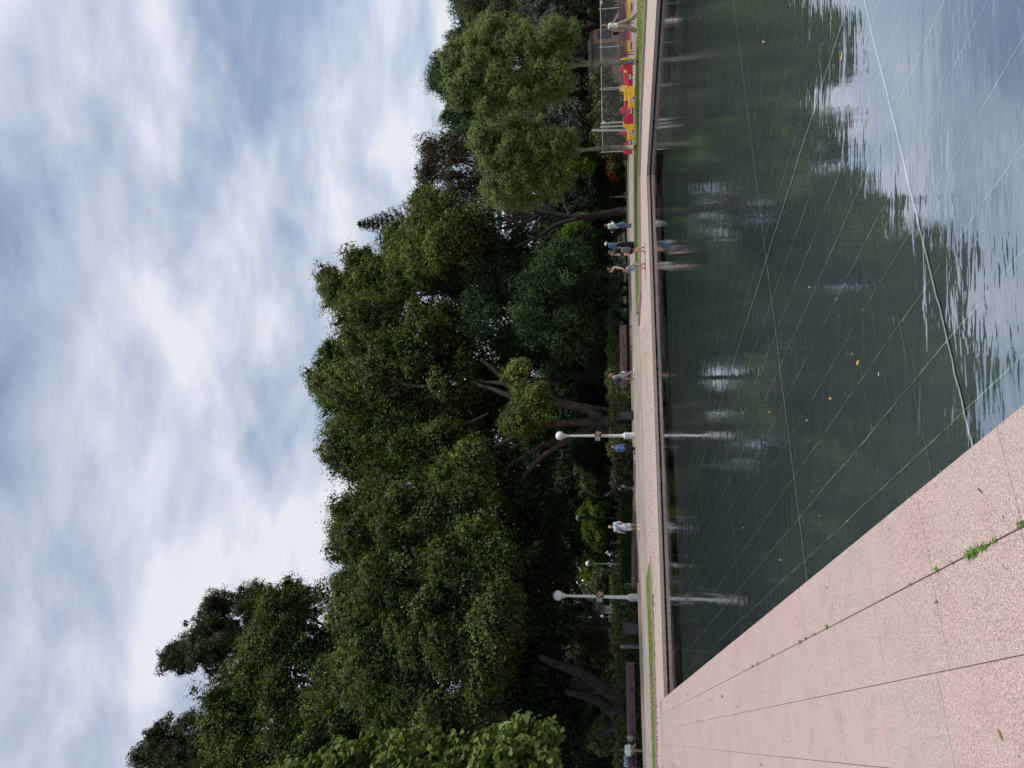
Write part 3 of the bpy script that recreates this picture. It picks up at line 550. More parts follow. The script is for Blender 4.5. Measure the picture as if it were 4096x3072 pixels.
# near plane tree, only its right side reaches into the picture
b = (-14.6, 20.5, 0)
e = [el(800, 1665, 60, 50, 19.5, 1.3), el(760, 1640, 28, 30, 19.2, .8), el(880, 1650, 60, 48, 19.4, 1.2), el(960, 1668, 60, 45, 19.2, 1.2), el(1040, 1665, 60, 50, 19.2, 1.1), el(1090, 1655, 50, 38, 19.4, 1), el(1120, 1650, 30, 35, 19.4, .7), el(680, 1690, 50, 50, 19.6, 1), el(1180, 1612, 9, 9, 19, .25), el(1120, 1612, 14, 14, 19, .3), el(620, 1700, 60, 50, 19.6, 1), el(940, 1760, 160, 90, 20.5, 3)]
limbs = [([(-14.6, 20.5, -.2), (-14.5, 20.5, 1.5), (-14.4, 20.4, 3.2), (-13.9, 20.2, 5), (-13.6, 20, 7)], [.3, .22, .2, .15, .06]), ([(-14.4, 20.4, 3.0), DX(1130, 1690, 20), DX(1150, 1660, 19.3), DX(1180, 1612, 19)], [.1, .04, .02, .008]), ([(-14.4, 20.4, 3.4), DX(1000, 1720, 20), DX(960, 1665, 19.3)], [.12, .06, .02])]
tree('plane_tree', 'nearest plane tree, big bright lobed leaves cut off by the image border', b, e, limbs, LM_NEAR, M_BARK_P, .40, .22, 26, inner=0, shape='lobed', tmu=.5, frontness=.5, fill=.9, core=.12, sprig=1.5, subs=3)
# ------------------------------------------------------------------ trees right of the figs
b = gp(1330, 462, 58)
limbs = [Lm([(2180, 1400), (2110, 1405), (1950, 1430), (1800, 1440), (1620, 1400), (1560, 1350), (1480, 1300)], 56, [.85, .62, .52, .46, .38, .25, .1], 1200, 0, S2),
         Lm([(1830, 1455), (1700, 1490), (1600, 1560), (1420, 1640)], 55.6, [.34, .26, .2, .1], 1200, 0, S2), Lm([(1790, 1420), (1750, 1330), (1740, 1200), (1720, 1130)], 55.5, [.3, .24, .18, .08], 1200, 0, S2),
         Lm([(1640, 1405), (1500, 1380), (1400, 1330), (1250, 1310), (1120, 1300)], 56.4, [.3, .24, .2, .14, .05], 1200, 0, S2), Lm([(1620, 1420), (1450, 1490), (1320, 1520), (1250, 1560)], 56.6, [.26, .2, .12, .05], 1200, 0, S2),
         Lm([(1600, 1440), (1560, 1500), (1500, 1600)], 55.8, [.16, .12, .05], 1200, 0, S2)]
for k in range(10): limbs.append(Lm([(1700 - 30 * k, 1400 + 8 * k), (1600 - 40 * k, 1340 + 40 * (k % 5)), (1520 - 42 * k, 1260 + 70 * (k % 6))], 56 + .3 * (k % 4), [.1, .07, .025], 1200, 0, S2))
limbs = [(p_, [q_ * .68 for q_ in r_]) for p_, r_ in limbs]
tree('spreading_tree', 'open branched black-trunked tree behind the person in blue jeans', b,
     [el(955, 488, 55, 60, 58, 4), el(925, 448, 30, 26, 60, 2), el(990, 540, 65, 60, 57, 4), el(940, 560, 70, 55, 58, 4), el(1020, 490, 40, 45, 58, 3), el(880, 530, 28, 24, 61, 2), el(900, 590, 60, 40, 60, 3)], limbs, LM_FIG, M_BARK_D, 1.0, .26, 160, tmu=.48, droop=.3)
b = gp(1300, 600, 75)
e = [el(790, 590, 22, 30, 66, 2), el(830, 600, 60, 50, 66, 4), el(745, 635, 35, 28, 66, 2.5), el(800, 640, 70, 50, 65, 4), el(880, 545, 32, 25, 64, 2), el(880, 640, 80, 60, 65, 4), el(720, 610, 18, 16, 66, 1.5), el(785, 570, 14, 15, 66, 1.3), el(728, 762, 24, 24, 64, 1.6), el(700, 825, 16, 16, 64, 1.2), el(722, 830, 36, 46, 63, 3), el(868, 515, 20, 16, 64, 1.5)]
tree('fig_tree', 'fig tree with ragged sky-reaching sprays between the tall pine and the largest fig', b, e, auto_limbs(b, e, .5, 6, 9), LM_FIG, M_BARK_D, 1.0, .28, 160, tmu=.5, droop=.2)
b = gp(1320, 385, 70)
e = [el(945, 335, 33, 28, 66, 2.2), el(975, 345, 45, 45, 66, 3), el(1050, 395, 50, 45, 66, 3), el(1110, 400, 45, 50, 65, 3), el(1140, 450, 40, 45, 64, 3), el(930, 385, 22, 20, 66, 1.8), el(1000, 405, 40, 40, 66, 3)]
tree('rusty_leaved_tree', 'tree with sparse bronze-brown leaves poking above its green neighbours', b, e, auto_limbs(b, e, .42, 7, 11), LM_RUST, M_BARK_D, .8, .27, 48, inner=.03, core=.1, tmu=.5, subs=7, sprig=2)
b = gp(1300, 230, 78)
e = [el(1005, 210, 50, 50, 74, 4), el(1005, 285, 48, 50, 73, 4), el(1060, 240, 80, 70, 73, 5), el(1070, 310, 70, 50, 72, 4), el(975, 150, 32, 30, 75, 3), el(1030, 170, 60, 60, 76, 4), el(958, 180, 18, 22, 74, 2), el(1130, 270, 50, 60, 73, 4)]
tree('dense_evergreen', 'rounded dark green crown behind the larger slender plane tree', b, e, auto_limbs(b, e, .6, 6, 12) + [Lm([(1500, 620), (1410, 640), (1300, 730), (1200, 830), (1130, 930)], 70, [.5, .42, .34, .24, .1], 1200, 0, S2)], LM_DENSE, M_BARK_D, 1.1, .27, 160, tmu=.5)
b = gp(1300, 40, 88)
e = [el(1020, 60, 35, 50, 80, 4), el(1018, 10, 38, 40, 80, 4), el(1005, 110, 28, 32, 80, 3), el(1030, -40, 50, 50, 80, 4), el(1080, 60, 70, 70, 82, 4), el(1060, -20, 80, 60, 81, 4)]
tree('dense_evergreen', 'farthest dark green skyline tree, farther from the figs than the rounded crown', b, e, auto_limbs(b, e, .6, 6, 13), LM_DENSE, M_BARK_D, 1.1, .28, 150, tmu=.42)
b = gp(1300, 50, 66)
e = [el(1050, 25, 42, 45, 64, 3), el(1060, 90, 38, 28, 64, 2.5), el(1110, 40, 50, 50, 63, 3), el(1120, 100, 40, 30, 63, 2.5), el(1090, -30, 60, 40, 63, 3), el(1160, 40, 40, 60, 62, 3)]
tree('olive_leaved_tree', 'khaki olive tree overlapping the farthest skyline tree', b, e, auto_limbs(b, e, .4, 6, 14), LM_OLIVE, M_BARK_D, .9, .25, 170, tmu=.5)
for i, (bb, e, lb) in enumerate(((gp(1300, 60, 55), [el(1200, 40, 48, 55, 54, 2.5), el(1225, 90, 40, 40, 53.5, 2), el(1170, -20, 40, 40, 54, 2), el(1185, 90, 40, 35, 55, 2)], 'silvery grey shrub-like tree behind the walking woman in white top'),
                              (gp(1310, 225, 56), [el(1210, 190, 36, 36, 55.5, 2), el(1230, 240, 40, 45, 55, 2), el(1180, 250, 36, 36, 56, 2), el(1250, 280, 26, 24, 55, 1.6)], 'silvery grey shrub-like tree between the two slender plane trees'))):
    tree('silver_leaved_tree', lb, bb, e, auto_limbs(bb, e, .25, 4, 20 + i), LM_SILVER, M_BARK_D, .7, .22, 170, group='silver-leaved trees behind the fence', tmu=.4)
b = tuple(P(2555, 250))
e = [el(1130, 130, 80, 62, 35.6, 1.8), el(1040, 140, 60, 52, 35.6, 1.6), el(1180, 120, 50, 66, 35.4, 1.8), el(1010, 195, 44, 30, 35.5, 1.1), el(1155, 205, 50, 30, 35.2, 1.1), el(1060, 215, 34, 22, 35.3, .9), el(1215, 85, 30, 34, 35.4, 1.0), el(1070, 95, 60, 34, 35.8, 1.3), el(1000, 155, 34, 28, 35.8, 1.0), el(1100, 190, 60, 28, 35.4, 1.2), el(1200, 175, 34, 34, 35.2, 1.2), el(1090, 75, 50, 28, 36, 1.2), el(985, 125, 18, 16, 35.8, .6)]
S1 = 3.318
limbs = [([P(2556, 250, -.3), P(2556, 250, .05), D(2534, 247, 35.8), D(2480, 251, 35.8), D(2420, 257, 35.8), D(2340, 259, 35.8), D(2200, 262, 35.8), D(2080, 258, 35.8), D(1900, 255, 35.8)], [.26, .17, .13, .115, .105, .10, .07, .05, .02])]
for k, (x_, y_) in enumerate(((2250, 205), (2180, 330), (2130, 180), (2050, 320), (1990, 200), (1900, 290), (2230, 300), (2300, 228))): limbs.append(([D(x_ + 110, 257, 35.8), D(x_ + 50, 257 + (y_ - 257) * .4, 35.6), D(x_, y_, 35.4)], [.045, .03, .01]))
tree('plane_tree', 'larger slender plane tree with pale curved trunk, next to the bench', b, e, limbs, LM_PLANE, M_BARK_P, .36, .165, 85, core=.12, sprig=3.0, subs=8, fill=.42, subd=(.75, 1.12), group='young plane trees on the lawn', inner=.10, tmu=.5)
b = tuple(P(2546.6, 588.6))
e = [el(1150, 330, 80, 44, 39.2, 1.6), el(1060, 300, 34, 26, 39.2, 1.0), el(1120, 425, 40, 22, 39, 1.0), el(1205, 400, 26, 30, 39, .9), el(1075, 410, 24, 20, 39.2, .7), el(1220, 320, 26, 30, 39, .9), el(1135, 275, 34, 20, 39.2, .9), el(1110, 300, 48, 34, 39.2, 1.4), el(1090, 370, 44, 30, 39.2, 1.3), el(1160, 400, 50, 36, 39, 1.4), el(1190, 350, 40, 50, 39, 1.6), el(1055, 325, 24, 24, 39.4, .8), el(1140, 355, 60, 60, 39.4, 1.6), el(1175, 295, 30, 26, 39.2, 1.0)]
limbs = [([P(2547, 589, -.3), P(2547, 589, .05), D(2520, 590, 39.4), D(2460, 589, 39.4), D(2400, 593, 39.4), D(2340, 600, 39.4), D(2290, 598, 39.4), D(2200, 600, 39.4), D(2050, 610, 39.4)], [.2, .15, .125, .11, .1, .09, .07, .04, .015])]
for k, (x_, y_) in enumerate(((2230, 545), (2200, 680), (2120, 560), (2080, 690), (2150, 720), (2260, 640), (2000, 600))): limbs.append(([D(x_ + 90, 600, 39.4), D(x_ + 40, 600 + (y_ - 600) * .4, 39.2), D(x_, y_, 39)], [.045, .03, .01]))
tree('plane_tree', 'smaller slender plane tree standing at the end of the barrier row', b, e, limbs, LM_PLANE, M_BARK_P, .36, .17, 75, core=.1, sprig=3.0, subs=8, subd=(.75, 1.15), group='young plane trees on the lawn', inner=.04, tmu=.48, fill=.36)
# Norfolk pine far behind
b = gp(1320, 462, 100); t_ = thing('norfolk_pine', 'far spire-shaped pine rising alone above the green crowns', 'tree', b)
top = D(772 * 1.852, 466 * 1.852, 100).z; bm = bmesh.new(); tube(bm, [(0, 0, -.2), (0, 0, top * .5), (0, 0, top)], [.55, .3, .03]); Cs = []; Ns = []
zq = top - .5; k = 0
while zq > 12:
    ln = min(5.2, .35 + (top - zq) * .33); nb = 7
    for q in range(nb):
        an = 2 * math.pi * q / nb + k * .5 + rnd.uniform(-.15, .15); dv = Vector((math.cos(an), math.sin(an), .22)); tube(bm, [(0, 0, zq), tuple(Vector((0, 0, zq)) + dv * ln * .6 + Vector((0, 0, -.12 * ln * .3))), tuple(Vector((0, 0, zq)) + dv * ln)], [.05, .035, .015], n=4)
        nn = int(10 + ln * 26); tt = rng.random(nn) ** .8; base_ = np.array([0, 0, zq]) + np.outer(tt * ln, np.array(dv)); Cs.append(base_ + rng.normal(0, .13, (nn, 3)) + np.array([0, 0, .10])); Ns.append(rng.normal(0, 1, (nn, 3)))
    zq -= .62 + .02 * k; k += 1
C_ = np.concatenate(Cs); V_, F_ = leaf_cards(C_, np.concatenate(Ns), .36, .11); npmesh('crown', V_, F_, LM_PINE, t_, tint=np.clip(rng.normal(.4, .2, len(C_)), 0, 1)); obj('trunk', bm, M_BARK_D, t_, smooth=True)
# ------------------------------------------------------------------ park behind: back row of trees, shrubs
row = [(1700, 66, 0), (1590, 84, 1), (1490, 80, 0), (1380, 82, 1), (1300, 92, 0), (1180, 88, 1), (1090, 86, 0), (990, 84, 1), (900, 90, 0), (800, 84, 1), (700, 82, 0), (600, 88, 0), (500, 96, 1), (400, 88, 0), (300, 84, 1), (190, 90, 0), (90, 82, 1), (-20, 84, 0)]
WHERE = ['beyond the seated checked shirt', 'beyond the bag on the shaded bench', 'behind the buttressed fig roots', 'beyond the grey marker post', 'beyond the hedge opening', 'beyond the clipped hedge', 'beyond the grey-haired standing man', 'beyond the stooped seated man', 'beyond the person in cobalt sweater', 'beyond the pale fig trunk', 'beyond the splayed black trunk', 'beyond the cycads', 'beyond the group in black clothes', 'beyond the small grey lamp', 'beyond the smaller plane tree', 'beyond the larger plane tree', 'beyond the stone building', 'beyond the bench behind the white-topped strider']
for i, (dy, ds, kd) in enumerate(row):
    b = gp(1330, dy, ds); sx = 1 if dy > 900 else .78
    tp_ = (1110 if dy > 950 else 1205) + rnd.uniform(-25, 25); e = [el((tp_ + 1230) / 2, dy, (1250 - tp_) / 2, 70, ds, 4.5), el(1240, dy + 30, 42, 55, ds - 1, 4), el(1255, dy - 35, 45, 50, ds + 1, 4), el(1200, dy - 40, 50, 50, ds, 4), el(1295, dy, 34, 60, ds + 3, 3)]
    if i in (3, 4, 5): e = [el(1150, dy, 60, 70, ds, 4.5), el(1215, dy + 20, 40, 60, ds, 4)]
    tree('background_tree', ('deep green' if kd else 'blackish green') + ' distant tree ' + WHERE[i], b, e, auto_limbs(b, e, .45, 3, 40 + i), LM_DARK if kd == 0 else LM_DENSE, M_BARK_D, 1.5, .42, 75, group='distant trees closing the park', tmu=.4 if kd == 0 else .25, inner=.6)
far = np.random.default_rng(5); n = 90000; u = far.uniform(-95, 75, n); hgt_ = 10.5 + 1.8 * np.sin(u * .35) + 1.2 * np.sin(u * .9 + 1); zz_ = far.random(n) ** .9 * hgt_; yy_ = 118 + 2.2 * np.sin(u * .7 + zz_ * .5) + far.normal(0, 1.0, n)
V_, F_ = leaf_cards(np.stack([u, yy_, zz_], 1), np.tile([0., -.8, .5], (n, 1)), .62, .34); tag(npmesh('distant_woodland', V_, F_, LM_DENSE, tint=np.clip(.35 + .25 * np.sin(u * .8) + far.normal(0, .18, n), 0, 1)), kind='stuff')
def shrub(label, dx, dy, rdx, rdy, dist, leaf, lump=.5, lf=.22, per=45, tmu=.45, name='shrub', group='shrubs under the trees', inner=.5):
    c_, r_ = el(dx, dy, rdx, rdy, dist, 1.5); b = (c_[0], c_[1], 0); z = max(c_[2], r_[2] * .6); t_ = thing(name, label, 'shrub', b, 0, group)
    crown('foliage', [((0, 0, z), r_), ((r_[0] * .5, 0, z * .8), (r_[0] * .7, 1.2, r_[2] * .7)), ((-r_[0] * .5, 0, z * .85), (r_[0] * .7, 1.2, r_[2] * .75))], lump, lf, per, leaf, t_, inner=inner, tmu=tmu)
    bm = bmesh.new()
    for q in range(4): tube(bm, [(q * .1 - .15, 0, -.05), (q * .3 - .45, .05, z * .5), (q * .5 - .8, 0, z)], [.05, .035, .015], n=5)
    obj('stem', bm, M_BARK_D, t_)
for a_ in (('sunlit mid green bush behind the pale green lamp', 1282, 1222, 30, 34, 84, LM_LIME), ('lime green shrub behind the person in blue jeans', 1243, 500, 24, 26, 60, LM_LIME), ('bright yellow-green bush between the two slender plane trunks', 1250, 308, 40, 40, 58, LM_LIME),
           ('lime tinted bush next to the smaller plane trunk, away from the barriers', 1240, 345, 30, 24, 57, LM_LIME), ('dark leafy thicket behind the tallest cycads', 1262, 560, 38, 60, 58, LM_DARK), ('deep green thicket behind the person in grey shorts', 1285, 760, 30, 60, 66, LM_DENSE),
           ('dark bush behind the red-flowering plants', 1275, 395, 38, 40, 60, LM_DARK), ('dusky bush between the small grey lamp and the black trunk', 1270, 470, 40, 30, 62, LM_DARK), ('olive-leaved bush behind the seated man with the white cap', 1275, 1010, 32, 50, 70, LM_HEDGE),
           ('leafy bush filling the far end of the hedge opening', 1280, 1120, 28, 50, 82, LM_LIME), ('sunlit grey-green bush beside the tall lamp at the hedge end', 1292, 1265, 20, 26, 72, LM_OLIVE), ('pale khaki tree-like bush behind the smoky and white lamp globes', 1262, 1405, 44, 60, 60, LM_OLIVE),
           ('light green bush behind the shaded bench, near the small globes', 1290, 1450, 26, 40, 66, LM_HEDGE), ('greyish bush behind the wire fence, beside the stone building', 1295, 12, 30, 36, 56, LM_HEDGE), ('mottled bush behind the wire fence, next to the larger plane trunk', 1300, 205, 26, 34, 54, LM_HEDGE),
           ('mottled bush behind the wire fence, midway between the plane trunks', 1305, 270, 28, 45, 53, LM_HEDGE), ('dark thicket beyond the buttressed fig roots', 1280, 1600, 36, 80, 60, LM_DARK), ('mid green bush behind the seated pair', 1294, 1590, 16, 26, 55, LM_PLANE), ('dark bush behind the person in cobalt sweater', 1270, 960, 40, 45, 68, LM_DARK), ('shady thicket behind the pale fig trunk', 1275, 860, 32, 45, 68, LM_DARK)):
    shrub(*a_)
# red-flowered low bush
for i, (dx, dy, lb, q) in enumerate(((1322, 385, 'red-flowering low plants between the small grey lamp and the smaller plane trunk', 60), (1318, 440, 'red-flowering low plants behind the small grey lamp', 34))):
    b = gp(1335, dy, 62); t_ = thing('flowering_plant', lb, 'plant', b, 0, 'red-flowering plants in the bed'); crown('foliage', [((0, 0, .7), (2.2, .8, .8))], .35, .18, 110, LM_HEDGE2, t_, tmu=.5)
    n = q * 8; V_, F_ = leaf_cards(np.array([0, -.7, 1.15]) + rng.normal(0, 1, (n, 3)) * np.array([.85, .25, .3]), sph(n), .13, .1); tag(npmesh('flowers', V_, F_, LM_RED, t_, tint=rng.random(n)), kind='stuff')
# ------------------------------------------------------------------ hedges
def hedge(label, pts, wd, h, leaf, dens, lf, tmu, name='hedge', top=.25):
    bx, by = pts[0]; t_ = thing(name, label, 'hedge', (bx, by, 0)); Cs = []; Ns = []; Ts = []; bm = bmesh.new()
    for i in range(len(pts) - 1):
        p = Vector(pts[i]) - Vector((bx, by)); q = Vector(pts[i + 1]) - Vector((bx, by)); d = q - p; ln = d.length; d.normalize(); nn = Vector((-d.y, d.x))
        if nn.y > 0: nn = -nn
        n = int(dens * ln * (h * 1.5 + wd)); u = rng.random(n) * (ln + .3) - .15; side = rng.random(n)
        lum = .12 * np.sin(u * 3.1 + i) + .08 * np.sin(u * 7.3)
        fr_ = side < h * 1.5 / (h * 1.5 + wd); z = np.where(fr_, rng.random(n) * h, h + lum + rng.normal(0, .07, n)); off = np.where(fr_, wd / 2 + .10 * np.sin(u * 4 + z * 5) + rng.normal(0, .08, n), (rng.random(n) - .5) * wd); off = np.where(fr_ & (rng.random(n) < .2), -off, off)
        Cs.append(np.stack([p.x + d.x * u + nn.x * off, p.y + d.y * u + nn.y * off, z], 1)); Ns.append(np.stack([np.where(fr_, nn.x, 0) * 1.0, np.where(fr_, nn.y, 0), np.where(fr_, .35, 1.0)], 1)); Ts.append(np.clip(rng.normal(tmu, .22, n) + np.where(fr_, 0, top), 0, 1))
        mx_ = Matrix.Translation((p.x, p.y, 0)) @ Matrix.Rotation(math.atan2(d.y, d.x), 4, 'Z'); box(bm, 0, ln, -wd / 2 + .12, wd / 2 - .12, 0, h - .14, mx_)  # added solid box, near-black to paint the shade inside the hedge
    C_ = np.concatenate(Cs); V_, F_ = leaf_cards(C_, np.concatenate(Ns), lf, lf * .55); npmesh('foliage', V_, F_, leaf, t_, tint=np.concatenate(Ts)); obj('inner_shade_box', bm, M_HEDGE_SHADE, t_); return t_
M_HEDGE_SHADE = mat('hedge_inner_shade', (.012, .012, .007), .95, .4)
def off(pts, d): return [(p[0], p[1] + d) for p in pts]
hedge('tall glossy hedge behind the promenade bench and the lone black bin', [(4.9, 54.3), (.2, 52.6), (-1.0, 51.8), (-4.8, 49.9)], .9, 1.62, LM_HEDGE, 330, .115, .45)
hedge('tall glossy hedge behind the shaded bench with the bag', [(-12.1, 43.3), (-14.9, 42.0), (-15.6, 43.2), (-21.0, 40.6), (-30, 35.6)], .9, 1.45, LM_HEDGE, 360, .11, .42)
hedge('short return of tall hedge beside the person in cobalt sweater', [(-4.4, 49.4), (-6.4, 51.2), (-8.2, 54)], .9, 1.35, LM_HEDGE, 150, .14, .3)
hedge('low clipped hedge across the opening behind the grey-haired man', [(-7.6, 53.6), (-12.6, 56.6), (-18.5, 60.2)], .8, .95, LM_HEDGE2, 260, .11, .5)
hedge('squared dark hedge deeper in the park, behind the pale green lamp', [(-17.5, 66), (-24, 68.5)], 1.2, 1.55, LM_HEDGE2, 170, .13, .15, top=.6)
# ------------------------------------------------------------------ cycads
def cycad_mesh(seed):
    q = np.random.default_rng(seed); V_ = []; F_ = []; T_ = []
    for k in range(30):
        an = q.uniform(0, 2 * math.pi); el_ = q.uniform(.15, 1.25); ln = q.uniform(1.0, 1.45); d = np.array([math.cos(an) * math.cos(el_), math.sin(an) * math.cos(el_), math.sin(el_)]); pr = np.array([-math.sin(an), math.cos(an), 0]); pos = np.array([0, 0, .35]); tn = q.uniform(.15, .7)
        for s in range(26):
            t_ = s / 26; dd = d + np.array([0, 0, -1.3 * t_ * t_ * math.cos(el_)]); dd /= np.linalg.norm(dd); nx = pos + dd * ln / 26; up = np.cross(dd, pr); L_ = .27 * math.sin(math.pi * min(1, t_ * .85 + .14)) + .03
            for sg in (-1, 1):
                tip = nx + (pr * sg * .85 + dd * .6 + up * .12) * L_; i = len(V_); V_ += [pos, pos + dd * .028, tip, pos + dd * .002 + up * .004]; F_.append((i, i + 1, i + 2, i + 3)); T_.append(min(1, max(0, tn + q.normal(0, .12))))
            pos = nx
    return V_, F_, T_
V_, F_, T_ = cycad_mesh(3); proto = thing('cycad', 'x', 'plant', (0, 0, 0), 0, 'cycads behind the promenade'); npmesh('fronds', V_, F_, LM_CYC, proto, tint=T_)
bm = bmesh.new(); lathe(bm, [(.13, -.05), (.17, .15), (.15, .34), (.06, .42)], 10); obj('trunk', bm, M_BARK_D, proto)
cy = [(8.7, 55.0, 1.35, 'cycad between the person in blue jeans and the cap wearer'), (7.3, 54.4, 1.15, 'cycad behind the cap wearer in blue shirt'), (6.6, 53.9, 1.5, 'cycad showing between the two black-clothed walkers'), (5.6, 53.6, 1.25, 'broad cycad just behind the person in black tank top'), (5.0, 54.8, 1.6, 'tallest cycad, centre of the spiky clump'), (4.3, 53.4, 1.2, 'low cycad in front of the tallest one'), (3.7, 54.2, 1.45, 'cycad directly behind the cycad-side end of the empty bench'), (10.2, 56.6, 1.2, 'small cycad at the foot of the black trunk'), (3.0, 55.0, 1.3, 'last cycad of the clump, where the tall hedge begins')]
index_kids()
for i, (x, y, s, lb) in enumerate(cy):
    o = proto if i == 0 else copy_tree(proto); o.location = (x, y, .0); o.rotation_euler = (0, 0, i * 1.3); o.scale = (s, s, s); o['label'] = lb
# ------------------------------------------------------------------ lamps
def octa_lamp(loc, rz, label, hgt, sign_side=1):
    t_ = thing('street_lamp', label, 'lamp', loc, rz, 'tall white lamps with navy signs'); k = hgt / 5.15
    bm = bmesh.new(); lathe(bm, [(.235, 0), (.235, .42), (.25, .44), (.25, .50), (.215, .52), (.215, .56), (.245, .58), (.245, .62), (.17, .67), (.12, .80), (.115, .95)], 8, rot=math.pi / 8); obj('base', bm, M_WHITE, t_)
    bm = bmesh.new(); lathe(bm, [(.112, .93), (.10, 2.3), (.093, 2.95), (.093, 3.0), (.075, 4.30)], 8, rot=math.pi / 8); obj('pole', bm, M_WHITE, t_)
    bm = bmesh.new(); lathe(bm, [(.075, 4.30), (.09, 4.34), (.10, 4.40), (.13, 4.46), (.17, 4.49), (.17, 4.54), (.15, 4.56)], 16); obj('collar', bm, M_WHITE, t_, smooth=False)
    bm = bmesh.new(); ball(bm, Vector((0, 0, 4.84)), .305, 3); obj('globe', bm, M_GLOBE, t_, smooth=True)
    sg = bmesh.new(); box(sg, -.33, .36, -.16, -.135, 2.15, 2.56); s_ = obj('sign', sg, M_NAVY, t_)
    bm = bmesh.new(); cx, cz, r_ = .15, 2.365, .155
    def dia(bm, r, y):
        vs = [bm.verts.new((cx + a_ * r, y, cz + b_ * r)) for a_, b_ in ((0, -1), (1, 0), (0, 1), (-1, 0))]; bm.faces.new(vs)
    dia(bm, r_, -.164); obj('sign_border', bm, M_CREAM, s_); bm = bmesh.new(); dia(bm, r_ * .82, -.168); obj('sign_diamond', bm, M_ORANGE, s_)
    bm = bmesh.new(); vs = [bm.verts.new((cx + .052 * math.cos(a_) * (1 + .06 * math.cos(3 * a_)), -.172, cz + .035 + .056 * math.sin(a_))) for a_ in [2 * math.pi * j / 18 for j in range(18)]]; bm.faces.new(vs)
    vs = [bm.verts.new(p) for p in ((cx - .009, -.172, cz - .10), (cx + .009, -.172, cz - .10), (cx + .009, -.172, cz - .016), (cx - .009, -.172, cz - .016))]; bm.faces.new(vs); obj('tree_symbol', bm, M_BLACK, s_)
    bm = bmesh.new(); q = random.Random(4)
    for r in range(8):
        z = 2.225 + r * .041; x = -.295; end = (-.02, -.03, -.06, -.09, -.06, -.02, 0, -.01)[r]
        while x < end - .01:
            w_ = min(q.uniform(.025, .07), end - x); vs = [bm.verts.new(p) for p in ((x, -.164, z), (x + w_, -.164, z), (x + w_, -.164, z + .019), (x, -.164, z + .019))]; bm.faces.new(vs); x += w_ + .012
    obj('sign_lettering', bm, M_STICK, s_); bm = bmesh.new()
    vs = [bm.verts.new(p) for p in ((.15, -.164, 2.165), (.25, -.164, 2.165), (.25, -.164, 2.195), (.15, -.164, 2.195))]; bm.faces.new(vs); obj('sign_label', bm, M_STICK, s_)
    for s in (-1, 1):
        bb = bmesh.new(); box(bb, -.11, .11, -.135, .12, 2.35 + s * .15 - .02, 2.35 + s * .15 + .02); obj('bracket', bb, M_BLACK, t_)
    t_.scale = (k, k, k); return t_
p = P(2537.7, 1743); octa_lamp(p, -math.atan2(p.x, p.y), 'tall white globe lamp with navy sign, beside the pale fig trunk and lone bin', 5.2)
p = P(2560, 2391); octa_lamp(p, -math.atan2(p.x, p.y), 'tall white globe lamp with navy sign, at the hedge end near the marker post', 4.98)
def park_lamp(loc, h, r, label, pm, gm, group='plain globe lamps deeper in the park', fat=.06):
    t_ = thing('park_lamp', label, 'lamp', loc, 0, group); bm = bmesh.new(); lathe(bm, [(fat * 2.2, 0), (fat * 2.2, .35), (fat * 1.3, .45), (fat, h - 2 * r - .3), (fat * .9, h - 2 * r - .12)], 10); obj('pole', bm, pm, t_)
    bm = bmesh.new(); lathe(bm, [(fat, h - 2 * r - .14), (r * .5, h - 2 * r - .06), (r * .5, h - 2 * r + .02)], 12); obj('collar', bm, pm, t_); bm = bmesh.new(); ball(bm, Vector((0, 0, h - r)), r, 3); obj('globe', bm, gm, t_, smooth=True)
M_GLOBED = mat('smoked_glass', (.13, .135, .145), .06, .2)
park_lamp(P(2513.4, 2258), 4.05, .26, 'slim pale green lamp with bright white ball, in the hedge opening', M_LGREEN, M_GLOBE)
park_lamp(P(2510, 2074), 5.0, .31, 'black lamp with smoky glass ball beside the grey-haired man', M_BLACK, M_GLOBED, fat=.09)
park_lamp(gp(1330, 1378, 60), 4.85, .30, 'black lamp with smoky glass ball behind the bin and marker post', M_BLACK, M_GLOBED, fat=.08)
park_lamp(gp(1330, 1432, 66), 4.15, .27, 'pale lamp with white ball between the smoky ball and the shaded bench', M_LGREEN, M_GLOBE)
park_lamp(gp(1330, 1333, 84), 2.9, .24, 'small white ball lamp peeping out between the tall lamp and the white kiosk', M_LGREEN, M_GLOBE)
park_lamp(gp(1330, 1459, 78), 3.45, .23, 'distant lamp with white ball rising over the hedge behind the shaded bench', M_LGREEN, M_GLOBE)
park_lamp(gp(1330, 1455, 100), 1.9, .18, 'most distant tiny ball lamp over the hedge', M_LGREEN, M_GLOBE)
# small flat-topped lamp on the right
p = P(2494, 785) if False else Vector(gp(1340, 787 / 1.852, 61)); t_ = thing('park_lamp', 'grey post with flat disc-shaped head under the black-trunked tree', 'lamp', p)
bm = bmesh.new(); lathe(bm, [(.085, 0), (.075, 1.5), (.055, 3.0)], 10); obj('pole', bm, M_GALV, t_); bm = bmesh.new(); lathe(bm, [(.05, 2.98), (.16, 3.15), (.28, 3.30), (.30, 3.34)], 14); obj('lantern', bm, M_GLOBED, t_)
bm = bmesh.new(); lathe(bm, [(.30, 3.34), (.32, 3.36), (.30, 3.40)], 16); obj('cap', bm, M_WHITE, t_)
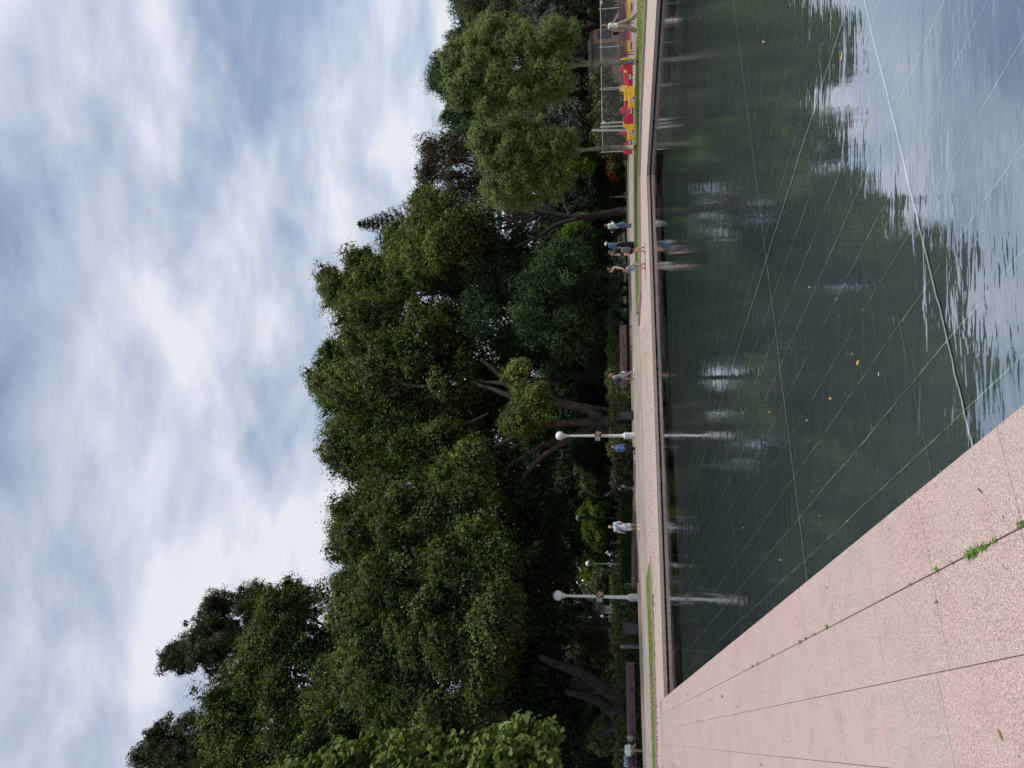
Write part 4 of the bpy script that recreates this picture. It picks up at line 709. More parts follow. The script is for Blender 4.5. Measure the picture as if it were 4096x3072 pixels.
# ------------------------------------------------------------------ bins and post
def bin_(loc, rz, label, w_, d_, h):
    t_ = thing('litter_bin', label, 'bin', loc, rz, 'black enclosed litter bins'); bm = bmesh.new(); box(bm, -w_ / 2, w_ / 2, -d_ / 2, d_ / 2, 0.03, h); bmesh.ops.bevel(bm, geom=bm.edges[:], offset=.02, segments=1, affect='EDGES'); obj('body', bm, M_BLACK, t_)
    M_PANEL = mat('dark_panel', (.03, .032, .036), .3, .3, scale=12); bm = bmesh.new(); box(bm, -w_ * .38, w_ * .38, -d_ / 2 - .02, -d_ / 2 + .005, h * .12, h * .86); obj('front_panel', bm, M_PANEL, t_)
    bm = bmesh.new(); box(bm, -w_ / 2 - .03, w_ / 2 + .03, -d_ / 2 - .03, d_ / 2 + .03, h, h + .05); obj('lid', bm, M_BLACK, t_)
    bm = bmesh.new()
    for s in (-1, 1): box(bm, s * w_ * .42 - .012, s * w_ * .42 + .012, -d_ / 2 - .035, -d_ / 2 + .004, h * .07, h * .91)
    box(bm, -w_ * .43, w_ * .43, -d_ / 2 - .034, -d_ / 2 + .003, h * .90, h * .925); obj('frame', bm, M_BLACK, t_)
p = P(2534, 1668) + Vector((0, -.35, 0)); bin_(p, R(24), 'lone black enclosed bin between the tall lamp by the pale fig and the empty bench', .66, .66, 1.02)
p = P(2563, 2517) + Vector((.1, -.25, 0)); bin_(p, R(18), 'black enclosed bin next to the grey marker post', .68, .6, 1.0)
p = P(2566, 2588); t_ = thing('marker_post', 'plain grey square post between a black bin and the shaded bench', 'post', p); bm = bmesh.new(); box(bm, -.085, .085, -.085, .085, 0, 1.2); obj('post', bm, mat('grey_post_paint', (.11, .115, .11), .5, .2), t_); bm = bmesh.new(); box(bm, -.012, .012, -.09, -.086, .98, 1.10); obj('reflector', bm, M_STICK, t_)
# ------------------------------------------------------------------ benches
def bench(loc, rz, label, ln, ringx, legs=None, hgt=.80):
    t_ = thing('park_bench', label, 'bench', loc, rz, 'long slatted benches facing the pool'); n = max(2, round(ln / 1.5))
    bm = bmesh.new()
    for k in range(6):
        z = .40 + (hgt - .40) * (k + .5) / 6; y = .24 + .030 * k; mx_ = Matrix.Translation((0, y, z)) @ Matrix.Rotation(R(12 - 2 * k), 4, 'X'); box(bm, -ln / 2, ln / 2, -.014, .014, -.031, .031, mx_)
    obj('backrest', bm, M_SLAT, t_); bm = bmesh.new()
    for k in range(6):
        y = -.24 + k * .078; box(bm, -ln / 2, ln / 2, y, y + .062, .415 - .004 * k, .445 - .004 * k)
    obj('seat', bm, M_SLAT, t_)
    for k in range(n + 1):
        x = -ln / 2 + .12 + k * (ln - .24) / n; bm = bmesh.new(); cyl(bm, (x, -.18, .41), (x, -.24, 0), .022); cyl(bm, (x, .18, .40), (x, .26, 0), .022); cyl(bm, (x, -.22, .40), (x, .26, .38), .02); cyl(bm, (x, .24, .38), (x, .43, hgt - .03), .018); obj('leg', bm, M_BLACK, t_)
    for x in ringx:
        bm = bmesh.new(); cp = Vector((x, -.02, .56)); pts = [cp + Vector((0, .17 * math.cos(a_), .12 * math.sin(a_))) + Vector((.10 * math.cos(a_), 0, 0)) for a_ in [2 * math.pi * j / 18 for j in range(18)]]
        for j in range(18): cyl(bm, pts[j], pts[(j + 1) % 18], .016, n=6)
        obj('armrest', bm, M_BLACK, t_)
    return t_
p = P(2529.5, 1424); pa = P(2528, 1300); pb = P(2531, 1550); d = (pa - pb); bench(((pa + pb) / 2), math.atan2(d.y, d.x) * .6, 'long empty bench with brown-purple slats in front of the central hedge', 4.35, (-1.95, -.55, .85), hgt=.84)
pa = P(2566.5, 2672); pb = P(2579, 3120); d = pa - pb; bench((pa + pb) / 2 + Vector((.15, .35, 0)), math.atan2(d.y, d.x), 'shaded long bench holding a bag and two seated people', (pa - pb).length + .1, (-.9, 1.3), hgt=.86)
pa = P(2536.5, -40); pb = P(2536.5, 206); d = pa - pb; b3 = bench((pa + pb) / 2, math.atan2(d.y, d.x) * .4, 'long brown bench behind the strider in white sleeveless top', 3.6, (-1.7, .4), hgt=.84)
pa = P(2534, 1850); pb = P(2528, 1925); bench((pa + pb) / 2 + Vector((-.3, .9, 0)), R(150), 'dark angled bench under the fig where the stooped man sits', 2.6, (0,), hgt=.84)
# ------------------------------------------------------------------ barriers
def barrier(loc, rz, label, m_, ln=1.12, h=.58, flip=1, st=True):
    t_ = thing('barrier', label, 'barrier', loc, rz, 'red and yellow plastic barriers along the path'); bm = bmesh.new()
    prof = [(-ln / 2, .03), (-ln * .2, .03), (-ln * .17, .09), (-ln * .02, .09), (.02, .03), (ln / 2, .03), (ln / 2, h * .80), (ln / 2 - .09, h), (ln / 2 - .34, h), (ln / 2 - .43, h * .60), (-ln / 2, h * .56)]
    if flip < 0: prof = [(-a_, b_) for a_, b_ in prof][::-1]
    pv = [Vector((a_, b_, 0)) for a_, b_ in prof]; fr_ = []; bk = []
    for a_, b_ in prof:
        y = .17 - .07 * (b_ / h); fr_.append(bm.verts.new((a_, -y, b_))); bk.append(bm.verts.new((a_, y, b_)))
    for tri in geometry.tessellate_polygon([pv]):
        bm.faces.new([fr_[i] for i in tri]); bm.faces.new([bk[i] for i in tri[::-1]])
    for i in range(len(prof)): bm.faces.new((fr_[i], fr_[(i + 1) % len(prof)], bk[(i + 1) % len(prof)], bk[i]))
    bmesh.ops.recalc_face_normals(bm, faces=bm.faces[:]); bmesh.ops.dissolve_limit(bm, angle_limit=.01, verts=bm.verts[:], edges=bm.edges[:]); bmesh.ops.bevel(bm, geom=bm.edges[:], offset=.012, segments=1, affect='EDGES'); obj('body', bm, m_, t_)
    bm = bmesh.new(); box(bm, -.30 * flip - .17, -.30 * flip + .17, -.182, -.12, .055, .075); box(bm, -.30 * flip - .19, -.30 * flip + .19, -.162, -.10, .255, .268); obj('moulded_rib', bm, m_, t_)
    bm = bmesh.new(); cyl(bm, (-.08 * flip, -.165, .05), (-.08 * flip, -.10, .05), .05, n=12); obj('drain_plug', bm, M_BLACK, t_)
    if st:
        bm = bmesh.new(); x = -.18 * flip; y = -.172; vs = [bm.verts.new(p_) for p_ in ((x - .14, y, .12), (x + .14, y, .13), (x + .14, y + .014, .24), (x - .14, y + .014, .235))]; bm.faces.new(vs); s_ = obj('sticker', bm, M_STICK, t_)
        bm = bmesh.new()
        for a_, w_ in ((-.10, .035), (-.05, .02), (-.01, .045), (.06, .03)):
            vs = [bm.verts.new(p_) for p_ in ((x + a_, y - .002, .155), (x + a_ + w_, y - .002, .165), (x + a_ + w_ + .01, y + .004, .21), (x + a_ + .01, y + .004, .20))]; bm.faces.new(vs)
        obj('sticker_lettering', bm, M_BLACK, s_)
    bm = bmesh.new(); cyl(bm, (ln / 2 * -flip, 0, h * .5), (ln / 2 * -flip, 0, h * .68), .028, n=8); obj('coupling_pin', bm, m_, t_); return t_
def pb_(x, y): return P(x, y)
fr1 = [(2532, 296, M_RED, 1.35, 1, 'large red barrier nearest the larger plane trunk, white label on its side'), (2538.5, 388, M_YEL, 1.14, 1, 'yellow barrier between the large labelled red one and the smaller labelled red one'), (2535.5, 458, M_RED, .98, -1, 'red barrier between two yellow ones, white label on its side'), (2534, 521, M_YEL, 1.08, 1, 'yellow barrier closest to the smaller plane trunk'), (2530.5, 580, M_RED, 1.05, -1, 'last red barrier, half hidden by the smaller plane trunk'),
       (2528, 247, M_YEL, .5, 1, 'short end of a yellow barrier between the larger plane trunk and the bench')]
for x, y, mt_, ln, fl, lb in fr1:
    p = pb_(x, y); ra = R(-72) + (R(4) if fl > 0 else 0); q = barrier(p, R(-12), lb, mt_, ln, .60, fl)
for x, y, mt_, ln, fl, lb in ((2519, 300, M_RED, 1.2, 1, 'dark shaded red barrier standing behind the large red one'), (2519, 262, M_YEL, .9, 1, 'shaded yellow barrier behind the larger plane trunk'), (2520, 372, M_YEL, 1.0, 1, 'back-row yellow barrier seen through the mesh'), (2520, 415, M_RED, 1.2, -1, 'back-row red barrier seen through the mesh, mid fence'), (2519, 505, M_RED, 1.1, -1, 'back-row red barrier behind the paired fence poles'),
                                (2527, 25, M_YEL, 1.2, 1, 'yellow barrier seen under the bench of the white-topped strider, farthest from the plane trunks'), (2526, 110, M_RED, 1.4, -1, 'maroon barrier seen under the bench behind the white-topped strider'), (2525, 188, M_YEL, .9, 1, 'yellow barrier seen under the bench end nearest the larger plane trunk')):
    p = pb_(x, y); barrier(p, R(-10), lb, mt_, ln, .66, fl, st=False)
# ------------------------------------------------------------------ temporary fence panels
def panel(p, q, label, h=1.98):
    d = q - p; ln = d.length; t_ = thing('fence_panel', label, 'fence', p, math.atan2(d.y, d.x), 'wire mesh panels of the temporary fence'); bm = bmesh.new()
    cyl(bm, (0, 0, .12), (ln, 0, .12), .018, n=6); cyl(bm, (0, 0, h - .12), (ln, 0, h - .12), .02, n=6); obj('rail', bm, M_GALV, t_)
    for x in (0, ln): b_ = bmesh.new(); cyl(b_, (x, 0, 0), (x, 0, h), .021, n=8); obj('pole', b_, M_GALV, t_)
    bm = bmesh.new(); n = int(ln / .05)
    for i in range(1, n): cyl(bm, (i * ln / n, 0, .12), (i * ln / n, 0, h - .12), .0022, n=3, caps=False)
    for i in range(1, 12): z = .12 + i * (h - .24) / 12; cyl(bm, (0, 0, z), (ln, 0, z), .0022, n=3, caps=False)
    obj('wire_mesh', bm, M_GALV, t_)
    for x in (.1, ln - .1): b_ = bmesh.new(); box(b_, x - .11, x + .11, -.28, .28, 0, .11); bmesh.ops.bevel(b_, geom=b_.edges[:], offset=.015, segments=1, affect='EDGES'); obj('foot_block', b_, M_SANDD, t_)
def fp(y, x): return P(x, y)
fpts = [fp(-180, 2531), fp(26, 2530), fp(180, 2529.5), fp(346, 2528), fp(352, 2527.5), fp(484, 2526.5), fp(488, 2526), fp(603, 2523.5)]
for i, (a_, b_, lb) in enumerate(((0, 1, 'mesh fence panel behind the bench, last one away from the plane trunks'), (1, 2, 'mesh fence panel behind the walking woman in white top'), (2, 3, 'mesh fence panel crossed by the larger plane trunk'), (4, 5, 'mesh fence panel behind the yellow barrier next to the large red one'), (6, 7, 'mesh fence panel ending at the smaller plane trunk'))): panel(fpts[a_], fpts[b_], lb)
# two sheets of paper and a pole behind the fence
for x, y, w_, h_, lb in ((2414, 490, .16, .13, 'small white notice tied to the fence by the paired poles'), (2405, 10, .2, .12, 'small white notice on the fence panel farthest from the plane trunks'),):
    p = D(x, y, P(2528, y).y - .03); bm = bmesh.new(); box(bm, -w_ / 2, w_ / 2, -.004, .004, -h_ / 2, h_ / 2); o = obj('notice', bm, M_STICK); o.location = p; tag(o, lb, 'sign')
t_ = thing('plank', 'pale board leaning behind the mesh fence between the paired poles and the smaller plane trunk', 'board', P(2524, 514)); bm = bmesh.new(); mx_ = Matrix.Rotation(R(3), 4, 'Y'); box(bm, -.075, .075, .3, .34, 0, 2.55, mx_); obj('board', bm, M_LGREEN2, t_)
for k_, y_ in enumerate((498, 502)):
    t_ = thing('steel_pole', ('thicker' if k_ else 'thinner') + ' of two spare poles standing against the mesh fence', 'pole', P(2524, y_)); bm = bmesh.new(); cyl(bm, (0, .1, 0), (.03, .1, 2.0), .021 + .005 * k_, n=8); obj('pole', bm, M_GALV, t_)
# ------------------------------------------------------------------ sandstone building behind the fence
p = gp(1338, 95, 74); t_ = thing('sandstone_building', 'tan stone building glimpsed behind the fence', 'building', p, R(-12))
bm = bmesh.new(); box(bm, -4.6, 5.4, 0, 7, 0, 3.0); box(bm, -5.6, 6.0, -.02, .3, 0, .5); obj('wall', bm, M_SAND, t_); bm = bmesh.new(); box(bm, -4.9, 5.7, -.35, 7.3, 3.0, 3.35); obj('roof', bm, M_SANDD, t_)
bm = bmesh.new(); box(bm, -1.2, .2, -.03, -.001, .5, 3.0); obj('pilaster', bm, M_SANDD, t_); bm = bmesh.new(); box(bm, 2.0, 3.4, -.03, -.001, .5, 3.0); obj('pilaster', bm, M_SANDD, t_)
bm = bmesh.new(); box(bm, -4.3, -3.3, -.04, -.002, .6, 2.1); f_ = obj('door', bm, M_WHITE, t_)
for x in (-2.6, .6, 4.0): bm = bmesh.new(); box(bm, x, x + .8, -.03, -.001, 1.0, 2.4); o = obj('window', bm, M_GLASS, t_)
# distant white pavilion behind the left hedge
for i, (dx_, dy_, ds_, lb) in enumerate(((1335, 1355, 96, 'white-framed kiosk glimpsed between dark trunks behind the bin next to the post'), (1335, 1562, 92, 'white-framed kiosk glimpsed through leaves behind the shaded bench'))):
    p = gp(dx_, dy_, ds_); t_ = thing('kiosk', lb, 'building', p, 0, 'white framed kiosks beyond the park'); bm = bmesh.new(); box(bm, -1.9, 1.9, .15, 3, 0, 3.4); obj('wall', bm, M_GREYW, t_); bm = bmesh.new(); box(bm, -2.3, 2.3, -.5, 3.4, 3.42, 3.65); obj('roof', bm, M_ROOF, t_)
    for x in (-1.9, 0, 1.75): bm = bmesh.new(); box(bm, x, x + .16, -.1, .06, 0, 3.41); obj('post', bm, M_WHITE, t_)
    bm = bmesh.new(); box(bm, -1.72, 1.74, -.06, .02, 1.9, 2.05); obj('rail', bm, M_WHITE, t_); bm = bmesh.new(); box(bm, -1.6, 1.6, .1, .148, 1.0, 3.0); obj('window', bm, M_GLASS, t_)
# ------------------------------------------------------------------ people
def pm(name, col, rough=.75, var=.12): return mat(name, col, rough, var, scale=14)
SKIN = pm('skin', (.50, .27, .19), .55, .06); SKIN_T = pm('tanned_skin', (.42, .22, .14), .55, .06); SKIN_D = pm('brown_skin', (.16, .08, .05), .55, .06)
def voxel(name, bm, vox, matl, parent, smooth=2):
    bmesh.ops.recalc_face_normals(bm, faces=bm.faces[:]); me = bpy.data.meshes.new('tmp'); bm.to_mesh(me); bm.free(); o = bpy.data.objects.new('tmp', me); COL.objects.link(o)
    md = o.modifiers.new('r', 'REMESH'); md.mode = 'VOXEL'; md.voxel_size = vox; md.use_smooth_shade = True
    if smooth: ms = o.modifiers.new('s', 'SMOOTH'); ms.factor = .5; ms.iterations = smooth
    bpy.context.view_layer.update(); dg = bpy.context.evaluated_depsgraph_get(); nm = bpy.data.meshes.new_from_object(o.evaluated_get(dg)); nm.name = name
    bpy.data.objects.remove(o); bpy.data.meshes.remove(me); return meshobj(name, nm, matl, parent)
def cap(bm, a, b, ra, rb, n=10):
    ball(bm, Vector(a), ra, 2); ball(bm, Vector(b), rb, 2); cyl(bm, a, b, ra, rb, n)
def lerp(a, b, t_): return Vector(a).lerp(Vector(b), t_)
def hand(bm, w_, dr, curl=.5):
    """palm and five unequal bent fingers at wrist w_ pointing along dr"""
    d = Vector(dr).normalized(); s = Vector((0, 1, 0)); s = (s - d * s.dot(d)).normalized(); nrm = d.cross(s); p1 = w_ + d * .085
    ball(bm, w_ + d * .045, .042, 2, (.45, 1, 1.1), rot=Matrix((nrm, s, d)).transposed())
    for k, (o_, ln) in enumerate(((-.030, .062), (-.010, .074), (.010, .070), (.028, .056))):
        a = p1 + s * o_; b = a + (d * (1 - curl * .4) + nrm * curl * .5).normalized() * ln * .5; c = b + (d * (1 - curl) + nrm * curl).normalized() * ln * .5
        cap(bm, a - d * .02, b, .0105, .0095, 6); cap(bm, b, c, .0095, .008, 6)
    a = w_ + d * .02 - s * .03; b = a + (d * .7 - s * .7) * .04; c = b + (d * .95 + nrm * .3) * .03; cap(bm, a, b, .012, .0105, 6); cap(bm, b, c, .0105, .009, 6)
def person(label, root, J, face, skin, hair, top, bottom, shoes, extra=None, seated=False, build=1.0, group=None):
    """J: joints in metres, x across the view, y away, z up. face: direction the face looks"""
    t_ = thing('person', label, 'person', root, -math.atan2(root[0], root[1]), group); V3 = lambda k: Vector(J[k])
    f = Vector(face).normalized(); hd = V3('head'); nk = V3('neck'); b_ = build
    sl, sr, hl, hr = V3('shL'), V3('shR'), V3('hipL'), V3('hipR'); chest = (sl + sr) / 2; pel = (hl + hr) / 2; sid = Vector((0, 0, 1)).cross(f).normalized(); upv = (hd - nk).normalized()
    bm = bmesh.new(); ball(bm, hd, 1, 3, (.075, .092, .108), rot=Matrix((sid, f, f.cross(sid) * -1)).transposed() if False else Matrix((sid, f, sid.cross(f))).transposed())
    ball(bm, hd + f * .035 - Vector((0, 0, .055)), .052, 2, (1, 1, .9)); cap(bm, hd + f * .085 + Vector((0, 0, .005)), hd + f * .108 - Vector((0, 0, .018)), .010, .014, 6)
    for s in (-1, 1): ball(bm, hd + sid * s * .076 - f * .005, .022, 2, (.5, .8, 1.3))
    cap(bm, hd - Vector((0, 0, .05)) - f * .01, nk, .052, .058)
    ball(bm, chest - (chest - pel) * .12, 1, 3, (max(.10, (sl - sr).length * .42 + .02) * b_, .105 * b_, .15))
    cap(bm, lerp(chest, pel, .2), lerp(chest, pel, .62), .115 * b_, .105 * b_); cap(bm, lerp(chest, pel, .6), pel, .105 * b_, .12 * b_); cap(bm, hl, hr, .105 * b_, .105 * b_); cap(bm, sl, sr, .062 * b_, .062 * b_); cap(bm, nk, chest, .058, .075)
    for s in 'LR':
        sh, e, w_, h = V3('sh' + s), V3('el' + s), V3('wr' + s), V3('hip' + s); k, a, to = V3('kn' + s), V3('an' + s), V3('to' + s)
        cap(bm, sh, e, .052 * b_, .040 * b_); cap(bm, e, w_, .039 * b_, .026); hand(bm, w_, (w_ - e).normalized(), .6)
        cap(bm, h, k, .088 * b_, .056 * b_); m_ = lerp(k, a, .3); cap(bm, k, m_, .055 * b_, .056 * b_); cap(bm, m_, a, .056 * b_, .036); cap(bm, a, lerp(a, to, .5) - Vector((0, 0, .01)), .036, .034); cap(bm, lerp(a, to, .5) - Vector((0, 0, .01)), to, .034, .026)
    bd = voxel('body', bm, .0105, skin, t_)
    bm = bmesh.new()
    for s in (-1, 1): ball(bm, hd + f * .083 + sid * s * .030 + Vector((0, 0, .012)), .010, 1)
    obj('eyes', bm, M_BLACK, bd); bm = bmesh.new(); ball(bm, hd + f * .088 - Vector((0, 0, .050)), .016, 2, (1, .6, .35)); obj('mouth', bm, pm('lips', (.34, .10, .09)), bd)
    # hair
    hm, hk = hair; bm = bmesh.new(); ball(bm, hd - f * .018 + Vector((0, 0, .022)), 1, 3, (.086, .096, .106), rot=Matrix((sid, f, sid.cross(f))).transposed())
    if hk == 'long': 
        cap(bm, hd - f * .06, hd - f * .085 - Vector((0, 0, .14)), .075, .062); cap(bm, hd - f * .085 - Vector((0, 0, .14)), hd - f * .08 - Vector((0, 0, .30)), .062, .035)
    if hk == 'bun': ball(bm, hd - f * .10 + Vector((0, 0, .06)), .045, 2)
    if hk == 'bald': pass
    ho = voxel('hair', bm, .012, hm, t_, 1)
    # keep the face clear of hair
    me = ho.data; b2 = bmesh.new(); b2.from_mesh(me); dl = [v for v in b2.verts if (v.co - hd).dot(f) > .052 and (v.co - hd).z < .060]; bmesh.ops.delete(b2, geom=dl, context='VERTS'); b2.to_mesh(me); b2.free()
    if hk == 'cap':
        bm = bmesh.new(); ball(bm, hd + Vector((0, 0, .045)) - f * .005, 1, 3, (.094, .108, .082), rot=Matrix((sid, f, sid.cross(f))).transposed()); cap(bm, hd + f * .09 + Vector((0, 0, .052)) + sid * .04, hd + f * .15 + Vector((0, 0, .040)), .012, .012); cap(bm, hd + f * .09 + Vector((0, 0, .052)) - sid * .04, hd + f * .15 + Vector((0, 0, .040)), .012, .012); ball(bm, hd + f * .12 + Vector((0, 0, .047)), .055, 2, (1, 1, .2)); voxel('cap', bm, .010, extra['cap'], t_, 1)
    # top: sleeve = share of the arm it covers (0 none, .5 short, 2 long)
    tm, sleeve, hem = top; bm = bmesh.new(); g = .016
    ball(bm, chest - (chest - pel) * .12, 1, 3, (max(.10, (sl - sr).length * .42 + .02) * b_ + g, .105 * b_ + g, .155)); end = lerp(chest, pel, hem)
    cap(bm, lerp(chest, pel, .2), lerp(chest, pel, .62), .115 * b_ + g, .112 * b_ + g); cap(bm, lerp(chest, pel, .6), end, .112 * b_ + g, .122 * b_ + g * 1.3)
    if hem > .9: cap(bm, hl, hr, .105 * b_ + g, .105 * b_ + g)
    if sleeve > 0: cap(bm, sl, sr, .062 * b_ + g, .062 * b_ + g); cap(bm, lerp(nk, chest, .35), chest, .062, .085)
    else: cap(bm, lerp(sl, sr, .22), lerp(sl, sr, .78), .058 * b_ + g, .058 * b_ + g)
    for s in 'LR':
        sh, e, w_ = V3('sh' + s), V3('el' + s), V3('wr' + s)
        if sleeve > 0:
            q = min(1, sleeve); cap(bm, sh, lerp(sh, e, q), .055 * b_ + g, .047 * b_ + g * 1.4)
            if sleeve > 1: cap(bm, e, lerp(e, w_, .93), .041 * b_ + g, .032 + g)
    voxel('shirt', bm, .015, tm, t_)
    # bottom: kind 'trousers','wide','shorts','skirt'
    bmt, kind = bottom; bm = bmesh.new(); cap(bm, hl, hr, .108 * b_ + g, .108 * b_ + g); cap(bm, lerp(chest, pel, .72), pel, .110 * b_ + g, .122 * b_ + g)
    for s in 'LR':
        h, k, a = V3('hip' + s), V3('kn' + s), V3('an' + s)
        if kind == 'shorts': cap(bm, h, lerp(h, k, .72), .094 * b_ + g, .084 * b_ + g)
        elif kind == 'skirt': cap(bm, h, lerp(h, k, .55), .105 * b_ + g, .115 * b_ + g)
        elif kind == 'wide': cap(bm, h, k, .092 * b_ + g, .088 * b_ + g); cap(bm, k, lerp(k, a, .97), .088 * b_ + g, .108 + g)
        else: cap(bm, h, k, .091 * b_ + g, .064 * b_ + g); cap(bm, k, lerp(k, a, .96), .063 * b_ + g, .048 + g)
    voxel({'shorts': 'shorts', 'skirt': 'skirt'}.get(kind, 'trousers'), bm, .015, bmt, t_)
    if shoes is not None:
        for s in 'LR':
            a, to = V3('an' + s), V3('to' + s); dv = (to - a); hl_ = a - Vector((dv.x, dv.y, 0)).normalized() * .045; bm = bmesh.new(); z = .035
            cap(bm, Vector((hl_.x, hl_.y, hl_.z - .035)), lerp(a, to, .6) - Vector((0, 0, .012)), .042, .044); cap(bm, lerp(a, to, .6) - Vector((0, 0, .012)), to, .044, .034); cap(bm, a - Vector((0, 0, .05)), a - Vector((0, 0, .005)), .044, .042); voxel('shoe', bm, .011, shoes, t_, 1)
    return t_
class PX:
    """joint positions read off the photograph as crop pixels, turned into metres on a figure standing at root"""
    def __init__(s, x0, y0, sc, fx, fy, dist=None):
        s.x0, s.y0, s.sc = x0, y0, sc; s.fx = x0 + fx / sc; s.fy = y0 + fy / sc; s.root = P(s.fx, s.fy); r = s.root; s.ppm = F_PX / (r.y * math.cos(PITCH)) * .985 * math.cos(math.atan2(r.x, r.y)) ** .5
    def __call__(s, cx, cy, d=0.0): return ((s.fy - (s.y0 + cy / s.sc)) / s.ppm, d, (s.fx - (s.x0 + cx / s.sc)) / s.ppm)
def mk(px, **k): return {a: px(*b) for a, b in k.items()}
DARKH = pm('dark_brown_hair', (.025, .015, .011), .5); BLKH = pm('black_hair', (.008, .008, .009), .4); GREYH = pm('grey_hair', (.42, .40, .38), .7)
WHT = pm('white_cotton', (.78, .79, .80), .85, .05); BLKC = pm('black_cloth', (.010, .011, .013), .85); LBLUE = pm('pale_blue_grey_cotton', (.46, .48, .58), .85, .06)
def strapobj(t_, name, m_, pts, r): 
    bm = bmesh.new()
    for a, b in zip(pts, pts[1:]): cap(bm, a, b, r, r, 6)
    return obj(name, bm, m_, t_, smooth=True)
def pack(t_, name, m_, c, r, sc): 
    bm = bmesh.new(); ball(bm, Vector(c), r, 3, sc)
    for v in bm.verts: v.co += Vector((rnd.uniform(-1, 1), rnd.uniform(-1, 1), rnd.uniform(-1, 1))) * r * .03
    return obj(name, bm, m_, t_, smooth=True)
def carried(name, label, cat, t_, m_, c, r, sc, parts=()):
    """a held or worn bag: a thing of its own"""
    q = thing(name, label, cat, t_.location, t_.rotation_euler.z); bm = bmesh.new(); ball(bm, Vector(c), r, 3, sc); c0 = Vector(c)
    for v in bm.verts:
        d_ = v.co - c0; n_l = [d_[i_] / (r * sc[i_]) for i_ in range(3)]; v.co = c0 + Vector([math.copysign(abs(n_l[i_]) ** .62, n_l[i_]) * r * sc[i_] * .88 for i_ in range(3)]) + Vector((rnd.uniform(-1, 1), rnd.uniform(-1, 1), rnd.uniform(-1, 1))) * r * .035
    obj('bag_body', bm, m_, q, smooth=True)
    for nm, pts, rr, mm in parts: 
        b_ = bmesh.new()
        for a, b in zip(pts, pts[1:]): cyl(b_, a, b, rr, rr, 6)
        obj(nm, b_, mm, q, smooth=True)
    return q
# 1 person in blue jeans walking right, seen from behind, phone raised
A = PX(2400, 860, 6.914, 880, 285)
t_ = person('person walking away in white shirt and blue jeans, forearm raised', A.root, mk(A, head=(190, 262), neck=(238, 285), shR=(275, 245, -.12), shL=(275, 325, .12), elR=(395, 222, -.15), wrR=(368, 182, -.10), elL=(390, 330, .14), wrL=(440, 270, .16), hipR=(480, 270, -.08), hipL=(480, 300, .08), knR=(635, 215, -.08), anR=(825, 268, -.08), toR=(862, 238, -.08), knL=(640, 300, .08), anL=(825, 322, .08), toL=(866, 300, .08)),
    (1, .35, -.1), SKIN, (DARKH, 'short'), (WHT, 2, 1.0), (pm('blue_denim', (.10, .17, .30), .8), 'trousers'), pm('black_shoe', (.012, .012, .012), .5), build=1.1)
carried('backpack', 'black backpack worn by the person in blue jeans', 'bag', t_, BLKC, A(380, 400, -.02), .17, (.75, .8, 1.25), [('strap', [A(270, 320, -.12), A(330, 280, -.16), A(430, 330, -.14)], .014, BLKC), ('bottle', [A(350, 440, -.1), A(372, 455, -.1)], .03, WHT)])
# 2 cap wearer
B = PX(2400, 860, 6.914, 978, 820)
t_ = person('person in white cap, blue short-sleeved shirt and black trousers walking', B.root, mk(B, head=(215, 772), neck=(262, 795), shR=(300, 790, -.14), shL=(300, 835, .12), elR=(440, 795, -.17), wrR=(560, 750, -.14), elL=(430, 880, .14), wrL=(540, 870, .16), hipR=(520, 800, -.08), hipL=(520, 845, .08), knR=(740, 775, -.08), anR=(930, 790, -.08), toR=(965, 745, -.08), knL=(740, 850, .08), anL=(925, 885, .08), toL=(960, 850, .08)),
    (1, .2, -.25), SKIN_T, (DARKH, 'cap'), (pm('mid_blue_cotton', (.07, .16, .34), .8), .9, 1.0), (BLKC, 'wide'), WHT, extra={'cap': WHT}, build=1.1)
# 3 phone woman, grey bag
C3 = PX(2400, 860, 6.914, 1248, 960)
t_ = person('person in black top and black skirt holding a phone to the mouth', C3.root, mk(C3, head=(335, 1008), neck=(415, 990), shR=(445, 940, .1), shL=(455, 1010, -.12), elR=(600, 890, .14), wrR=(640, 990, .02), elL=(585, 1075, -.2), wrL=(455, 1070, -.2), hipR=(700, 935, .08), hipL=(700, 985, -.08), knR=(985, 960, .07), anR=(1160, 890, .07), toR=(1235, 905, .07), knL=(1000, 990, -.07), anL=(1170, 975, -.07), toL=(1235, 1045, -.07)),
    (-1, -.25, -.2), SKIN, (BLKH, 'long'), (BLKC, .35, .8), (BLKC, 'skirt'), None)
for s in 'LR':
    a, to = (C3(1170, 975, -.07), C3(1238, 1045, -.07)) if s == 'L' else (C3(1160, 880, .07), C3(1240, 900, .07)); b_ = bmesh.new(); box(b_, -.05, .22, -.045, .045, 0, .025, Matrix.Translation(Vector((to[0] + .15, to[1], .0))) @ Matrix.Rotation(R(180), 4, 'Z')); bmesh.ops.translate(b_, verts=b_.verts[:], vec=(-.02, 0, 0)); obj('sandal', b_, BLKC, t_)
strapobj(t_, 'phone', BLKC, [C3(385, 1085, -.22), C3(425, 1080, -.22)], .018)
carried('shoulder_bag', 'slack grey shoulder bag carried by the person with the phone', 'bag', t_, pm('grey_nylon', (.12, .125, .13), .7), C3(735, 955, -.22), .19, (.80, .42, 1.15), [('strap', [C3(600, 940, -.22), C3(470, 930, -.17), C3(445, 960, -.1)], .012, BLKC)])
carried('shopping_parcel', 'small salmon pink parcel held low by the person with the phone', 'parcel', t_, pm('salmon_card', (.62, .28, .20), .7), C3(750, 1065, -.26), .12, (.55, .3, 1.0))
